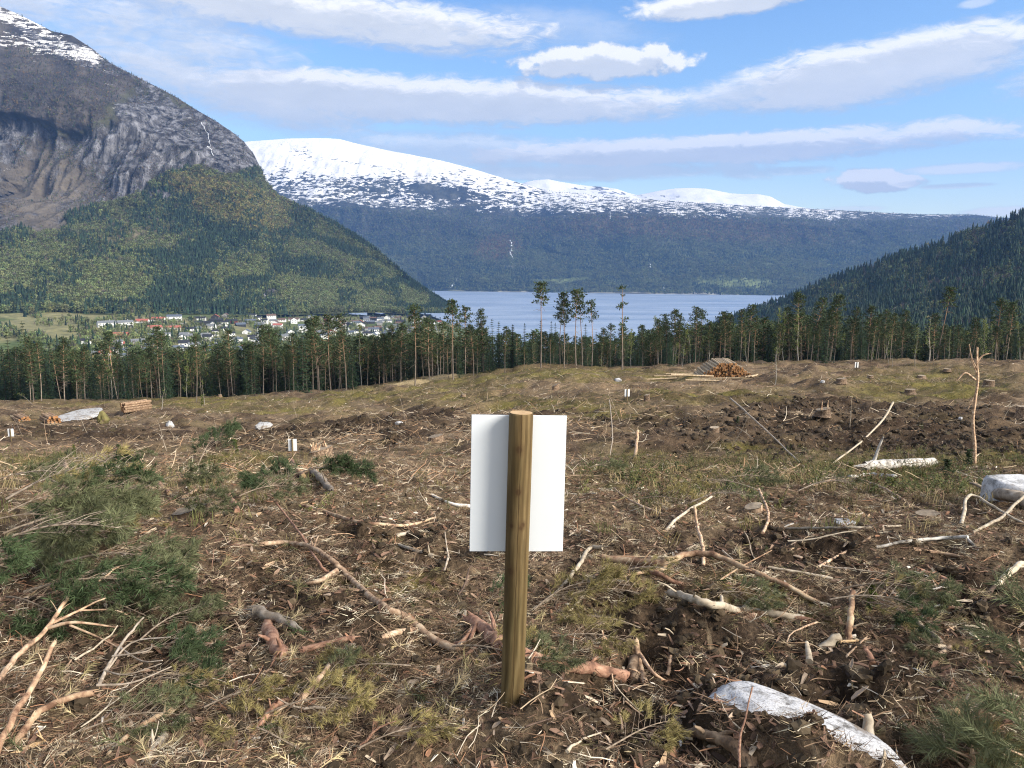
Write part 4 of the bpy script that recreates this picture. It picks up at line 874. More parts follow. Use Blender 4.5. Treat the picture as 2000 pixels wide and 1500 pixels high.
HAND = [(1056, 1065, 552, 'tallpine', -3, 'tallest lone slender pine with a small leaning crown against the fjord', 0), (1102, 1114, 570, 'tallpine', -2, 'tall pine with the fullest dark crown in the cluster against the fjord', 3),
 (1125, 1134, 566, 'tallpine', -1, 'second tall pine of the cluster, with narrow crown, against the fjord', 1), (1137, 1149, 564, 'tallpine', 1, 'third tall pine of the cluster, thin bare trunk against the fjord', 2),
 (1155, 1166, 585, 'tallpine', 0, 'shorter light crowned pine at the right end of the cluster against the fjord', 2), (1094, 1099, 592, 'tallpine', 3, 'small crowned pine just beside the fullest pine of the cluster', 2),
 (1216, 1229, 556, 'thinpine', -8, 'thin nearly bare pine with a few tufts standing alone before the fjord', 0),
 (885, 893, 584, 'tallpine', -14, 'tall open crowned pine rising at the village end of the fjord', 3), (810, 822, 593, 'tallpine', -10, 'tall reddish pine rising above the right end of the village', 2),
 (675, 677, 612, 'tallpine', -10, 'tall straight pine rising above the village centre', 2), (645, 648, 614, 'tallpine', 4, 'pine with narrow crown beside the tall straight pine above the village', 1), (620, 622, 640, 'pine', 2, None, None),
 (380, 373, 654, 'tallpine', -12, 'pale leaning trunked pine standing forward of the dense left row', 1), (320, 318, 648, 'pine', 0, None, None), (453, 454, 644, 'pine', 1, None, None), (531, 531, 646, 'pine', 0, None, None), (572, 571, 650, 'pine', 1, None, None),
 (512, 515, 634, 'pine', 5, None, None), (20, 20, 642, 'spruce', 4, 'broad spruce at the left end of the treeline', 2), (60, 54, 659, 'pine', -4, None, None), (76, 72, 668, 'tallpine', -3, None, None), (90, 90, 677, 'spruce', 8, None, None), (162, 162, 672, 'pine', 1, None, None), (228, 228, 668, 'pine', 0, None, None),
 (740, 740, 658, 'pine', 5, None, None), (767, 767, 635, 'pine', 3, None, None), (783, 788, 632, 'pine', 2, None, None), (845, 845, 632, 'pine', 3, None, None), (866, 866, 628, 'pine', 6, None, None), (944, 947, 603, 'pine', 2, 'light green ragged pine left of the small dark spruces', 5),
 (963, 963, 619, 'spruce', 6, None, None), (975, 975, 625, 'spruce', 4, None, None), (1001, 1001, 630, 'spruce', 3, 'first of the pointed dark spruces before the fjord, broad', 0), (1023, 1023, 629, 'spruce', 2, 'narrow pointed spruce before the fjord', 1),
 (1055, 1056, 622, 'spruce', 6, None, None), (1075, 1075, 624, 'spruce', 3, None, None), (1085, 1085, 628, 'spruce', 4, None, None), (1143, 1143, 630, 'spruce', 3, None, None), (1102, 1102, 634, 'spruce', 6, None, None), (1037, 1038, 655, 'spruce', 9, None, None), (1122, 1122, 655, 'pine', 10, None, None),
 (1178, 1180, 640, 'pine', 6, None, None), (1192, 1192, 632, 'pine', 3, None, None), (1213, 1214, 624, 'spruce', 6, None, None), (1232, 1233, 636, 'birch', 2, 'pale fresh leaved birch among dark trees by the fjord', 0), (1255, 1260, 634, 'pine', 3, None, None), (1285, 1285, 622, 'pine', 3, None, None),
 (1302, 1302, 612, 'pine', 5, None, None), (1313, 1314, 604, 'pine', 3, None, None), (1330, 1331, 613, 'pine', 4, None, None), (1350, 1350, 609, 'spruce', 5, None, None), (1363, 1363, 604, 'pine', 4, None, None), (1383, 1384, 623, 'birch', 4, None, None), (1412, 1412, 609, 'pine', 5, None, None), (1426, 1427, 611, 'pine', 6, None, None),
 (1444, 1450, 604, 'pine', 3, None, None), (1459, 1477, 592, 'tallpine', 0, 'leaning pine with bare trunk beside the big log pile', 3), (1513, 1513, 597, 'birch', 3, 'light green birch in the dark row right of the log pile', 1), (1558, 1559, 571, 'pine', 6, 'highest broad pine of the right hand row', 2), (1582, 1582, 582, 'pine', 8, None, None),
 (1612, 1628, 600, 'tallpine', 1, 'left trunk of the slanting pine pair in the right row', 3), (1618, 1651, 572, 'tallpine', 2, 'right, taller trunk of the slanting pine pair in the right row', 3), (1693, 1693, 596, 'pine', 6, None, None), (1725, 1725, 602, 'pine', 4, None, None), (1708, 1716, 612, 'tallpine', 0, None, None), (1821, 1821, 610, 'pine', 6, None, None),
 (1887, 1887, 618, 'pine', 8, None, None), (1941, 1957, 583, 'pine', 0, 'spreading pine with orange trunk near the right end of the row', 2), (1962, 1986, 587, 'pine', 1, 'second spreading pine near the right end, leaning right', 0), (1540, 1540, 600, 'pine', 6, None, None), (1660, 1662, 600, 'pine', 7, None, None), (1760, 1762, 628, 'pine', 5, None, None), (1785, 1785, 650, 'birch', 2, None, None), (1850, 1850, 640, 'birch', 5, None, None), (1990, 1992, 625, 'birch', -2, None, None)]
REG = [(45, 'at the far left end'), (130, 'behind the low log stacks'), (215, 'behind the mossy boulder'), (300, 'behind the left log stack'), (370, 'left of the pale leaning trunk'), (450, 'right of the pale leaning trunk'), (530, 'below the village terraces'), (610, 'below the village centre'),
       (680, 'by the tall straight village pine'), (745, 'where the tan path starts'), (815, 'above the tan path'), (880, 'by the tall reddish pine'), (940, 'at the village end of the fjord'), (1000, 'left of the lone tall pine'), (1065, 'around the lone tall pine'), (1120, 'under the tall pine cluster'), (1180, 'right of the tall pine cluster'), (1250, 'around the thin bare pine'),
       (1320, 'before the open fjord'), (1390, 'left of the big log heap'), (1450, 'behind the big log heap'), (1510, 'right of the big log heap'), (1580, 'under the highest broad pine'), (1650, 'around the slanting pine pair'), (1720, 'behind the tiny far sign'), (1790, 'behind the birch saplings'), (1870, 'right of the birch saplings'), (1940, 'behind the dead sapling'), (9999, 'at the right end')]
def reg(px): return next(n for m, n in REG if px < m)
NOUN = {'pine': 'green crowned pine', 'tallpine': 'slim bare trunked pine', 'spruce': 'dark pointed spruce', 'birch': 'pale leaved slender birch', 'thinpine': 'thin pine'}
TLAB = []
for px, tp, tr, kd, off, lab, var in HAND:
    e = tree(px, tp, tr, kd, edge_Y(px) + off, lab, GT, var)
    if not lab: TLAB.append(((NOUN[kd], reg(px)), px, e))
def env_row(px): return I(px, [-80, 60, 200, 420, 560, 640, 760, 880, 960, 1120, 1220, 1290, 1340, 1420, 1500, 1600, 1700, 1800, 1900, 2080], [662, 668, 678, 664, 658, 650, 648, 640, 634, 648, 648, 628, 618, 622, 612, 604, 612, 630, 632, 620])
_r = random.Random(77); px = -60.0
while px < 2070:
    px += _r.uniform(3.4, 13)
    kd = _r.choices(['pine', 'tallpine', 'spruce', 'birch'], [4.2, 2.0, 8.0 if 920 < px < 1260 or px < 200 else 2.0, .8 if px < 1150 else 2.6])[0]
    off = _r.choice([_r.uniform(-3, 4), _r.uniform(3, 22), _r.uniform(10, 34)])
    e = tree(px, px + _r.uniform(-4, 5), env_row(px) + _r.gauss(10, 21) + off * .2, kd, edge_Y(px) + off, None, GT)
    TLAB.append(((NOUN[kd], reg(px)), px, e))
number(TLAB)
# the wood falling away behind the first rows
def joined(pair):
    V = []; Fc = []; mi = []
    for k, me in enumerate(pair):
        o = len(V); V += [v.co[:] for v in me.vertices]; Fc += [tuple(i + o for i in p.vertices) for p in me.polygons]; mi += [k] * len(me.polygons)
    m = bpy.data.meshes.new('wood_tree'); m.from_pydata(V, [], Fc)
    for me in pair: m.materials.append(me.materials[0])
    m.polygons.foreach_set('material_index', mi); return m
def back_wood():
    r = np.random.default_rng(31); n = 1250; px = r.uniform(-200, 2200, n); ye = np.array([edge_Y(p) for p in px]); Y = ye + 16 + r.uniform(0, 1, n) ** 1.5 * 80
    x = place(px, 730, Y)[0]; gz = H(x, Y); tr = np.array([env_row(p) for p in px]) + r.uniform(4, 42, n); top = place(px, tr, Y)[2]
    h = np.clip(top - gz, 5, 24); prot = [joined(KINDS['pine'][0]), joined(KINDS['pine'][2]), joined(KINDS['pine'][5]), joined(KINDS['spruce'][0]), joined(KINDS['spruce'][2]), joined(KINDS['birch'][1])]
    w = h * r.uniform(1.0, 1.35, n); rot = np.stack([r.normal(0, .02, n), r.normal(0, .02, n), r.uniform(0, 6.28, n)], 1)
    scatter('wood', prot, np.stack([x, Y, gz - .3], 1), rot, np.stack([w, w, h], 1), r.choice(6, n, p=[.16, .16, .18, .23, .23, .04]), np.ones((n, 3)), 'dense dark wood falling away behind the first row of trees', 'forest')
back_wood()
# saplings left standing in the clearing
for px, tp, row, tr, lab, v in [(1785, 1790, 716, 634, 'tallest fresh leaved birch sapling before the right row', 1), (1733, 1752, 712, 650, 'slanting birch sapling left of the tallest one', 0), (1812, 1858, 706, 610, 'sapling with a long leaning leafy shoot before the dark hill', 0),
                                 (1515, 1520, 752, 672, 'thin birch sapling right of the log pile', 2), (395, 396, 792, 738, 'small yellow green sapling at the left edge of the clearing', 1), (1742, 1744, 716, 680, 'small birch sapling behind the grey stakes', 2),
                                 (60, 110, 790, 745, 'crooked sapling with pale buds at the left edge', 2), (310, 318, 800, 752, 'grey leafless sapling left of the yellow green one', 2)]:
    g = on_ground(px, row); tree(px, tp, tr, 'youngbirch', g.y, lab, 'young birches left standing in the clearing', v, 1.3)

# ------------------------------------------------------------------ wood and stone materials
M_BARK = noisy('pine_bark_pink', [(.28, (.10, .055, .038)), (.48, (.25, .135, .09)), (.62, (.36, .22, .15)), (.75, (.42, .33, .23))], 26, (1, 1, 1), bump=.7, bdist=.006)
M_TANB = noisy('tan_branch', [(.34, (.13, .085, .058)), (.46, (.33, .215, .14)), (.55, (.45, .32, .215)), (.68, (.58, .46, .33))], 24, (1, 1, 1), bump=.4, bdist=.003)
M_PEEL = noisy('peeled_wood', [(.34, (.12, .065, .04)), (.45, (.27, .165, .105)), (.54, (.40, .285, .18)), (.66, (.55, .45, .31))], 13, (1, 1, 1), bump=.5, bdist=.004, nrough=.7)
M_PALE = noisy('pale_dry_wood', [(.3, (.22, .18, .13)), (.5, (.40, .335, .25)), (.7, (.56, .49, .39))], 22, (1, 1, 1), bump=.4, bdist=.003)
M_GREY = noisy('grey_weathered_wood', [(.3, (.11, .088, .068)), (.5, (.27, .22, .17)), (.7, (.44, .385, .32))], 18, (1, 1, 1), bump=.6, bdist=.006)
M_DARKS = noisy('dark_stick', [(.3, (.045, .032, .025)), (.6, (.12, .08, .06)), (.75, (.22, .16, .12))], 22, bump=.4, bdist=.003)
M_BIRCH = noisy('white_birch_bark', [(.34, (.05, .045, .04)), (.44, (.36, .33, .29)), (.56, (.60, .57, .52)), (.75, (.72, .70, .65))], 9, (1, 1, 1), bump=.3, bdist=.004)
M_CUT = noisy('fresh_cut_wood', [(.3, (.28, .18, .09)), (.6, (.44, .31, .175)), (.75, (.54, .41, .26))], 14, bump=.2, bdist=.002)
M_ROT = noisy('rotten_bark', [(.3, (.035, .025, .02)), (.5, (.15, .10, .065)), (.65, (.30, .22, .15)), (.75, (.42, .35, .26))], 15, bump=1, bdist=.012)
def granite(name, lo, hi, spot, sc=9.0):
    m, t = mat(name); tc = t.new('ShaderNodeTexCoord').outputs['Object']
    n = t.noise(tc, sc, 6, .68); n2 = t.noise(tc, sc * 9, 4, .7); n3 = t.noise(tc, sc * .32, 4, .6, .6)
    c = t.ramp(n, [(.36, lo), (.50, hi)]); c = t.mix(t.math('MULTIPLY', t.smooth(n2, .50, .64), .7), c, spot); c = t.mix(t.math('MULTIPLY', t.smooth(n3, .52, .66), .8), c, (.16, .115, .075))
    t.put(t.b.inputs['Base Color'], c); t.b.inputs['Roughness'].default_value = .9
    t.b.inputs['Specular IOR Level'].default_value = 0; set_bump(t, t.math('ADD', n, t.math('MULTIPLY', n2, .5)), .45, .012); return m
M_GRAN = granite('lichen_white_granite', (.13, .125, .12), (.54, .54, .55), (.16, .15, .14), 16.0)
M_GRAN2 = granite('grey_granite', (.14, .14, .14), (.44, .44, .44), (.16, .15, .14), 5)
M_GRAN3 = granite('pale_slab_granite', (.17, .17, .17), (.58, .58, .59), (.2, .19, .18), 6)
M_MOSSY = granite('mossy_stone', (.08, .075, .025), (.16, .14, .05), (.22, .2, .16), 4)

# ------------------------------------------------------------------ the sign on its post
def build_sign():
    base = on_ground(998, 1366); top = at_depth(1016, 806, base.y + .01)
    e = empty('sign', (base.x, base.y, base.z - .12), 'big white blank sign board seen from behind on a round wooden post', 'sign')
    ax = (top - base); L = ax.length; e.rotation_euler = Vector((0, 0, 1)).rotation_difference(ax.normalized()).to_euler()
    m, t = mat('treated_post_wood'); tc = t.new('ShaderNodeTexCoord').outputs['Object']; sp = t.new('ShaderNodeSeparateXYZ'); t.put(sp.inputs[0], tc)
    wv = t.new('ShaderNodeTexWave', wave_type='BANDS', bands_direction='X'); wv.inputs['Scale'].default_value = 11; wv.inputs['Distortion'].default_value = 14
    wv.inputs['Detail'].default_value = 3; wv.inputs['Detail Scale'].default_value = .9; t.put(wv.inputs['Vector'], t.vmath('MULTIPLY', tc, (1, .7, .13)))
    fine = t.noise(t.vmath('MULTIPLY', tc, (1, 1, .05)), 190, 4, .6); big = t.noise(t.vmath('MULTIPLY', tc, (1, 1, .35)), 9, 4, .6)
    c = t.ramp(wv.outputs['Fac'], [(0, (.080, .053, .023)), (.45, (.108, .073, .033)), (1, (.135, .095, .046))])
    c = t.mix(1, c, t.ramp(fine, [(.3, (.72, .72, .7)), (.7, (1.25, 1.25, 1.25))]), 'MULTIPLY')
    c = t.mix(1, c, t.ramp(big, [(.3, (.75, .8, .72)), (.7, (1.2, 1.18, 1.15))]), 'MULTIPLY')
    for kx, kz, kr in ((-.004, L + .12 - .115, .007), (-.002, L + .12 - .255, .0065), (.016, L + .12 - .365, .005), (-.022, L + .12 - .37, .005), (-.02, .12 + .47, .007), (.01, .12 + .62, .004)):
        d = t.vmath('LENGTH', t.vmath('MULTIPLY', t.vmath('SUBTRACT', tc, (kx, -.037, kz)), (1, .6, .8)), out=1)
        c = t.mix(t.math('SUBTRACT', 1.0, t.smooth(d, kr * .9, kr * 1.7)), c, (.045, .024, .010)); c = t.mix(t.math('MULTIPLY', t.math('SUBTRACT', 1.0, t.smooth(d, kr, kr * 4.0)), .55), c, (.075, .045, .02))
    crk = t.math('ABSOLUTE', t.math('ADD', sp.outputs[0], t.math('MULTIPLY_ADD', t.noise(t.comb(0.0, 0.0, sp.outputs[2]), 7, 3), .012, -.006)))
    cf = t.math('MULTIPLY', t.math('SUBTRACT', 1.0, t.smooth(crk, .0009, .0024)), t.math('LESS_THAN', sp.outputs[1], 0.0))
    cf = t.math('MULTIPLY', cf, t.smooth(t.noise(t.comb(0.0, 3.0, sp.outputs[2]), 5, 2), .36, .5)); c = t.mix(t.math('MULTIPLY', cf, .8), c, (.05, .03, .012))
    t.put(t.b.inputs['Base Color'], c); t.b.inputs['Roughness'].default_value = .75
    set_bump(t, t.math('SUBTRACT', t.math('ADD', fine, wv.outputs['Fac']), t.math('MULTIPLY', cf, 3.0)), .25, .0015)
    r = .0392; zt = L + .12; b = MB()
    zz = [0, .1] + [.1 + (zt - .1 - .006) * k / 14 for k in range(1, 15)] + [zt - .002, zt]; rr = [r * 1.0] * 16 + [r * .975, r * .93]
    b.tube([(math.sin(z * 3) * .0008, 0, z) for z in zz], [q * (1 + .004 * math.sin(z * 9)) for q, z in zip(rr, zz)], 40, cap=False)
    po = b.build('post', [m], e, True)
    b = MB(); b.tube([(0, 0, zt - .004), (0, 0, zt + .0005)], [r * .93, r * .925], 40); b.build('cut_face', [M_CUT], po)
    m2, t2 = mat('white_board'); tc2 = t2.new('ShaderNodeTexCoord').outputs['Object']
    t2.put(t2.b.inputs['Base Color'], t2.ramp(t2.noise(tc2, 5, 4, .6), [(.3, (.64, .685, .73)), (.7, (.67, .715, .76))])); t2.b.inputs['Roughness'].default_value = .45; t2.b.inputs['Specular IOR Level'].default_value = .35
    yb = base.y + r + .004; V = []
    for dy in (0, .004):
        for p, rw in ((921, 810), (1107, 812), (1099, 1077), (917, 1077)): q = at_depth(p, rw, yb); V.append((q.x, q.y + dy, q.z))
    me = fast_mesh('board', V, [(0, 3, 2, 1), (4, 5, 6, 7), (0, 1, 5, 4), (1, 2, 6, 5), (2, 3, 7, 6), (3, 0, 4, 7)], [m2], False)
    bo = link('board', me, e); bpy.context.view_layer.update(); bo.matrix_parent_inverse = e.matrix_world.inverted()
    bv = bo.modifiers.new('edge', 'BEVEL'); bv.width = .0012; bv.segments = 2
    for k, z in enumerate((zt - .06, zt - .40)):
        b = MB(); b.tube([(0, r + .0045, z), (0, r + .0095, z)], .006, 8); b.build('bolt', [GLASSM], e)
build_sign()
M_SMALLP = noisy('small_post_wood', [(.3, (.10, .075, .035)), (.7, (.19, .14, .07))], 20, bump=.2)
M_SMALLB = plain('small_sign_white', (.78, .80, .82), .5)
def small_sign(px, row_top, w, label, lean=0):
    d = .33 * F / w; rb = row_top + w * 1.9
    g = on_ground(px, rb); sc = g.y * w / F / .33
    e = empty('sign', g, label, 'sign', 'small blank signs spread over the clearing', lean)
    b = MB(); b.tube([(0, 0, -.1), (0, 0, .78)], .032, 10); b.build('post', [M_SMALLP], e, True)
    b = MB(); b.box((0, .046, .54), (.165, .004, .235)); b.build('board', [M_SMALLB], e); e.scale = (sc, sc, sc)
small_sign(572, 864, 17, 'small white sign with dark post beside splintered stump left of the big sign')
small_sign(1225, 765, 10, 'small white sign just above and right of the big sign board', .15)
small_sign(22, 842, 11, 'small white sign at the left edge of the clearing', .1)
small_sign(1673, 712, 7.5, 'tiny white sign far off right of the big log pile', .2)
small_sign(243, 797, 7, 'tiny white sign in front of the left log stack', .1)

# ------------------------------------------------------------------ stones
def rock(name, c, rad, seed, m, label, rz=0, squash=.5, amp=.25, subdiv=4, cat='rock', flat=None, facets=9, box=.9):
    import bmesh
    bm = bmesh.new(); bmesh.ops.create_icosphere(bm, subdivisions=subdiv, radius=1)
    co = np.array([v.co[:] for v in bm.verts]); a = fbm(co[:, 0] * 1.3 + seed, co[:, 1] * 1.3 + co[:, 2] * 1.7, 4, seed) * amp * 2 + fbm(co[:, 0] * 5 + seed, co[:, 1] * 5 - co[:, 2] * 4, 3, seed + 9) * amp * .4
    co = co * (1 + a[:, None])
    rr_ = random.Random(seed * 3 + 1)
    for _ in range(facets):
        nn = np.array([rr_.gauss(0, 1), rr_.gauss(0, 1), rr_.gauss(.3, .8)]); nn /= np.linalg.norm(nn); dd = co @ nn - rr_.uniform(.68, .86); co = co - nn * (np.maximum(dd, 0) * .93)[:, None]
    co = co * (1 + fbm(co[:, 0] * 11 + seed, co[:, 1] * 11 + co[:, 2] * 9, 3, seed + 5) * .018)[:, None]
    if flat: co[:, 2] = np.where(co[:, 2] > flat, flat + (co[:, 2] - flat) * .25, co[:, 2])
    co = np.sign(co) * np.abs(co) ** box; co *= np.array(rad)
    for v, q in zip(bm.verts, co): v.co = q
    me = bpy.data.meshes.new(name); bm.to_mesh(me); bm.free(); me.materials.append(m); me.polygons.foreach_set('use_smooth', [True] * len(me.polygons))
    o = link(name, me); o.location = c; o.rotation_euler = (0, 0, rz); return tag(o, label, cat)
rock('rock', Vector((RKC[0], RKC[1], 0)), RKR, 3, M_GRAN, 'white lichen crusted rock half buried in dark earth at the bottom right', rz=RKA, amp=.07, subdiv=6, facets=5)
def rock_at(px, row, wpx, hpx, seed, m, label, dpx=None, **kw):
    g = on_ground(px, row); s = g.length / F; return rock('rock', g + Vector((0, wpx * s * .2, hpx * s * .22)), (wpx * s / 2, (dpx or wpx) * s / 2, hpx * s * .72), seed, m, label, **kw)
rock_at(1998, 985, 92, 50, 12, M_GRAN3, 'big angular white and grey boulder at the right edge above a grey log', flat=.5, amp=.12, facets=14, box=.55)
rock_at(513, 836, 36, 9, 14, M_GRAN2, 'white stone on the dark earth band above the small sign', amp=.2)
rock_at(200, 826, 21, 19, 15, M_MOSSY, 'mossy yellow green boulder beside the flat grey rock slab', amp=.3)
rock_at(137, 820, 66, 8, 16, M_GRAN2, 'flat pale grey rock slab left of the mossy boulder', dpx=150, flat=.4, amp=.12)
rock_at(330, 834, 16, 11, 17, M_GRAN2, 'small grey stone in grass right of the mossy boulder', amp=.3)
rock_at(1207, 746, 15, 7, 18, M_GRAN, 'small bright white stone far up the slope left of the log pile', amp=.3)
rock_at(1876, 822, 8, 5, 19, M_GRAN, 'small white stone on dark peat right of the leaning pole', amp=.3)
rock_at(1607, 748, 9, 5, 20, M_GRAN, 'white stone among stakes in the middle distance', amp=.3)
rock_at(1655, 1024, 44, 6, 21, M_GRAN2, 'pale half buried stone under thin branches below the birch log', amp=.2)
rock_at(945, 1068, 15, 9, 22, M_GRAN2, 'pale pebble under the lower left corner of the sign board', amp=.2)
rock_at(780, 832, 16, 6, 23, M_GRAN, 'pale stone by slash heap left of the sign board', amp=.3)

# ------------------------------------------------------------------ branches and logs lying on the ground
def smooth_pts(P, n=5):
    out = []; Q = [P[0] * 2 - P[1]] + P + [P[-1] * 2 - P[-2]]
    for i in range(1, len(Q) - 2):
        a, b, c, d = Q[i - 1], Q[i], Q[i + 1], Q[i + 2]
        for k in range(n):
            t = k / n; out.append(.5 * ((2 * b) + (c - a) * t + (2 * a - 5 * b + 4 * c - d) * t * t + (3 * b - a - 3 * c + d) * t ** 3))
    out.append(P[-1]); return out
def limb_mesh(pts, r0, r1, m, seed, sides=8, jit=.10, mcap=None):
    R = random.Random(seed); b = MB(); n = len(pts); wob = [R.uniform(.95, 1.05) for _ in range(n)]
    b.tube(pts, [(r0 + (r1 - r0) * i / max(n - 1, 1)) * w for i, w in enumerate(wob)], sides, 0, True, 1 if mcap else 0, jit, R)
    return b, [m] + ([mcap] if mcap else [])
def lie(name, pts, w0, w1, m, label, cat, lifts=None, forks=(), group=None, mcap=None, up=.55):
    """a branch through photo pixels, laid on the slope; w0, w1 are its widths in pixels at its ends"""
    G = []
    for i, p in enumerate(pts):
        g = on_ground(p[0], p[1]); g.z += (p[2] if len(p) > 2 else 0); G.append(g)
    r0, r1 = w0 * G[0].length / F / 2, w1 * G[-1].length / F / 2
    for g in G: g.z += max(r0, r1) * up
    Q = smooth_pts(G) if len(G) > 2 else [G[0].lerp(G[1], k / 4) for k in range(5)]
    R = random.Random(int(pts[0][0] + pts[0][1])); c = Q[0].copy()
    Q = [q + Vector((R.gauss(0, r0 * .20), R.gauss(0, r0 * .20), R.gauss(0, r0 * .12))) for q in Q]
    b, ms = limb_mesh([q - c for q in Q], r0, r1, m, int(pts[0][0]), 8 if w0 > 9 else 6, .10, mcap)
    if (w0 > 8 or w1 > 8) and (len(pts) > 2 or max(w0, w1) < 9):
        for qe, dn_, re in ((Q[0], (Q[0] - Q[1]).normalized(), r0), (Q[-1], (Q[-1] - Q[-2]).normalized(), r1)):
            for _ in range(6):                           # torn fibres at the broken ends
                a = R.uniform(0, 6.28); u = dn_.cross(Vector((.2, .1, 1))).normalized(); v = u.cross(dn_); off = (u * math.cos(a) + v * math.sin(a)) * re * .6; q = qe - c + off
                b.tube([q - dn_ * re, q + dn_ * re * R.uniform(.6, 2.8) + off * .3], [re * .42, re * .06], 4, 0, False)
        for _ in range(min(5, 1 + len(Q) // 8)):         # stubs of side twigs
            k = R.randrange(1, len(Q) - 1); t_ = (Q[k + 1] - Q[k - 1]).normalized(); d = (t_ * R.uniform(-.2, .9) + Vector((R.gauss(0, .7), R.gauss(0, .7), R.uniform(0, .9)))).normalized(); l = R.uniform(1.5, 7) * max(r0, r1)
            b.tube([Q[k] - c, Q[k] - c + d * l * .6, Q[k] - c + d * l + Vector((0, 0, -.1 * l))], [r1 * .38, r1 * .28, r1 * .14], 5, 0, True)
    o = b.build(name, ms, None, True, c); tag(o, label, cat, group)
    for fp, a, b2 in forks:
        g2 = [on_ground(p[0], p[1]) + Vector((0, 0, (p[2] if len(p) > 2 else 0) + a * .0006)) - c for p in fp]
        fr0, fr1 = a * G[0].length / F / 2, b2 * G[0].length / F / 2
        bb, ms2 = limb_mesh(smooth_pts(g2, 4) if len(g2) > 2 else g2, fr0, fr1, m, int(fp[0][0]), 6); bb.build('twig', [m], o, True)
    return o
L = lie
L('branch', [(515, 1083, .05), (560, 1083, .06), (605, 1090, .06), (650, 1113, .03), (680, 1130), (720, 1170), (755, 1195), (790, 1208), (830, 1240), (880, 1271), (905, 1270)], 9, 19, M_TANB, 'longest curved tan branch lying left of the sign post', 'branch',
  forks=[([(658, 1127, .03), (620, 1141), (573, 1144)], 10, 5), ([(815, 1237), (775, 1240), (745, 1250)], 10, 8)])
L('branch', [(540, 1004, .08), (565, 1035, .07), (585, 1062, .07), (600, 1086, .07), (625, 1115, .03), (642, 1124)], 4, 6, M_BARK, 'thin reddish stick crossing the top of the longest curved branch', 'branch')
L('log', [(1022, 1288, .0), (1060, 1298), (1100, 1308), (1160, 1318), (1226, 1330)], 29, 25, M_BARK, 'thick pinkish brown pine log on the ground right of the post foot', 'log', mcap=M_CUT)
L('log', [(918, 1226, .02), (945, 1243, .01), (976, 1269)], 24, 34, M_BARK, 'short thick forked pine log left of the post foot', 'log', forks=[([(925, 1240, .02), (905, 1258), (888, 1264)], 12, 9), ([(950, 1250), (900, 1290), (870, 1292)], 10, 6), ([(930, 1236, .03), (918, 1255)], 10, 8)], mcap=M_CUT)
L('branch', [(1018, 1258, .02), (1055, 1269, .02), (1110, 1290)], 14, 10, M_PEEL, 'half peeled orange branch behind the thick log by the post', 'branch')
L('branch', [(1176, 1092, .06), (1150, 1094, .06), (1135, 1114, .04), (1112, 1140, .02), (1090, 1158), (1062, 1180), (1040, 1196)], 9, 6, M_PALE, 'pale crooked branch bending up right of the post', 'branch')
L('branch', [(1146, 1165, .02), (1120, 1188), (1090, 1211)], 6, 4, M_PALE, 'short pale stick under the crooked branch right of the post', 'branch')
L('branch', [(1178, 1107, .04), (1240, 1119, .05), (1300, 1122, .06), (1340, 1115, .08), (1390, 1115, .08), (1430, 1125, .06), (1480, 1140, .04), (1540, 1160, .02), (1592, 1179)], 15, 9, M_PEEL, 'large splintered orange branch with peeled bark right of the sign', 'branch',
  forks=[([(1300, 1122, .04), (1265, 1105, .04), (1180, 1105, .05)], 8, 3), ([(1300, 1124, .03), (1250, 1130, .02), (1195, 1136)], 9, 4), ([(1392, 1145), (1450, 1128, .06), (1505, 1118, .12)], 4, 2)])
L('branch', [(1245, 1117, .02), (1285, 1132, .02), (1332, 1146)], 12, 9, M_BARK, 'brown branch stub beneath the large splintered orange branch', 'branch')
L('branch', [(1310, 1176, .03), (1350, 1186, .02), (1400, 1196, .02), (1450, 1198), (1510, 1204), (1570, 1214)], 16, 13, M_PALE, 'white ended branch lying below the large orange branch', 'branch', forks=[([(1410, 1195, .02), (1409, 1170, .01)], 7, 7), ([(1450, 1200, .02), (1470, 1190, .04), (1500, 1190)], 8, 5)])
L('branch', [(1470, 1200), (1520, 1208), (1575, 1216)], 13, 12, M_BARK, 'brown bark covered end piece below the large orange branch', 'branch')
L('stick', [(1355, 1040, .17), (1360, 1065, .11), (1371, 1085, .06), (1373, 1109)], 6, 8, M_TANB, 'upright orange stick poking up above the large orange branch', 'stick')
L('stick', [(1410, 1086, .03), (1445, 1110, .01), (1480, 1134)], 4, 4, M_GREY, 'straight thin grey stick slanting right above the orange branch', 'stick')
L('stick', [(1500, 1113), (1555, 1120), (1625, 1133)], 6, 6, M_PALE, 'long pale stick above the end of the orange branch', 'stick')
L('stick', [(1712, 1072), (1770, 1066, .01), (1830, 1060, .02), (1890, 1058, .02)], 6, 6, M_BIRCH, 'thin white birch branch lying level at the right', 'stick', forks=[([(1885, 1058, .02), (1900, 1066), (1910, 1081)], 6, 5)])
L('stick', [(1783, 1076), (1830, 1086), (1880, 1090)], 7, 5, M_TANB, 'tan stick just under the thin white birch branch', 'stick')
L('stick', [(1797, 1118), (1830, 1130), (1862, 1146)], 9, 10, M_BARK, 'dark red brown stick on dark earth at the right', 'stick')
L('stick', [(1992, 1121, .05), (1968, 1134, .03), (1948, 1149)], 10, 10, M_PALE, 'thick pale stick at the right edge above dark hollow', 'stick')
L('stick', [(1905, 1190), (1922, 1175), (1938, 1160, .02)], 9, 8, M_DARKS, 'short dark stick in the hollow at the right', 'stick')
L('branch', [(1585, 952), (1620, 948, .05), (1670, 950, .08), (1720, 962, .05), (1762, 978)], 5, 5, M_TANB, 'arched brown branch below the white birch log', 'branch')
L('pole', [(1425, 815, .8), (1470, 846, .55), (1520, 880, .25), (1571, 916)], 3.5, 3.5, M_GREY, 'long thin grey pole slanting down right across the dark peat', 'pole')
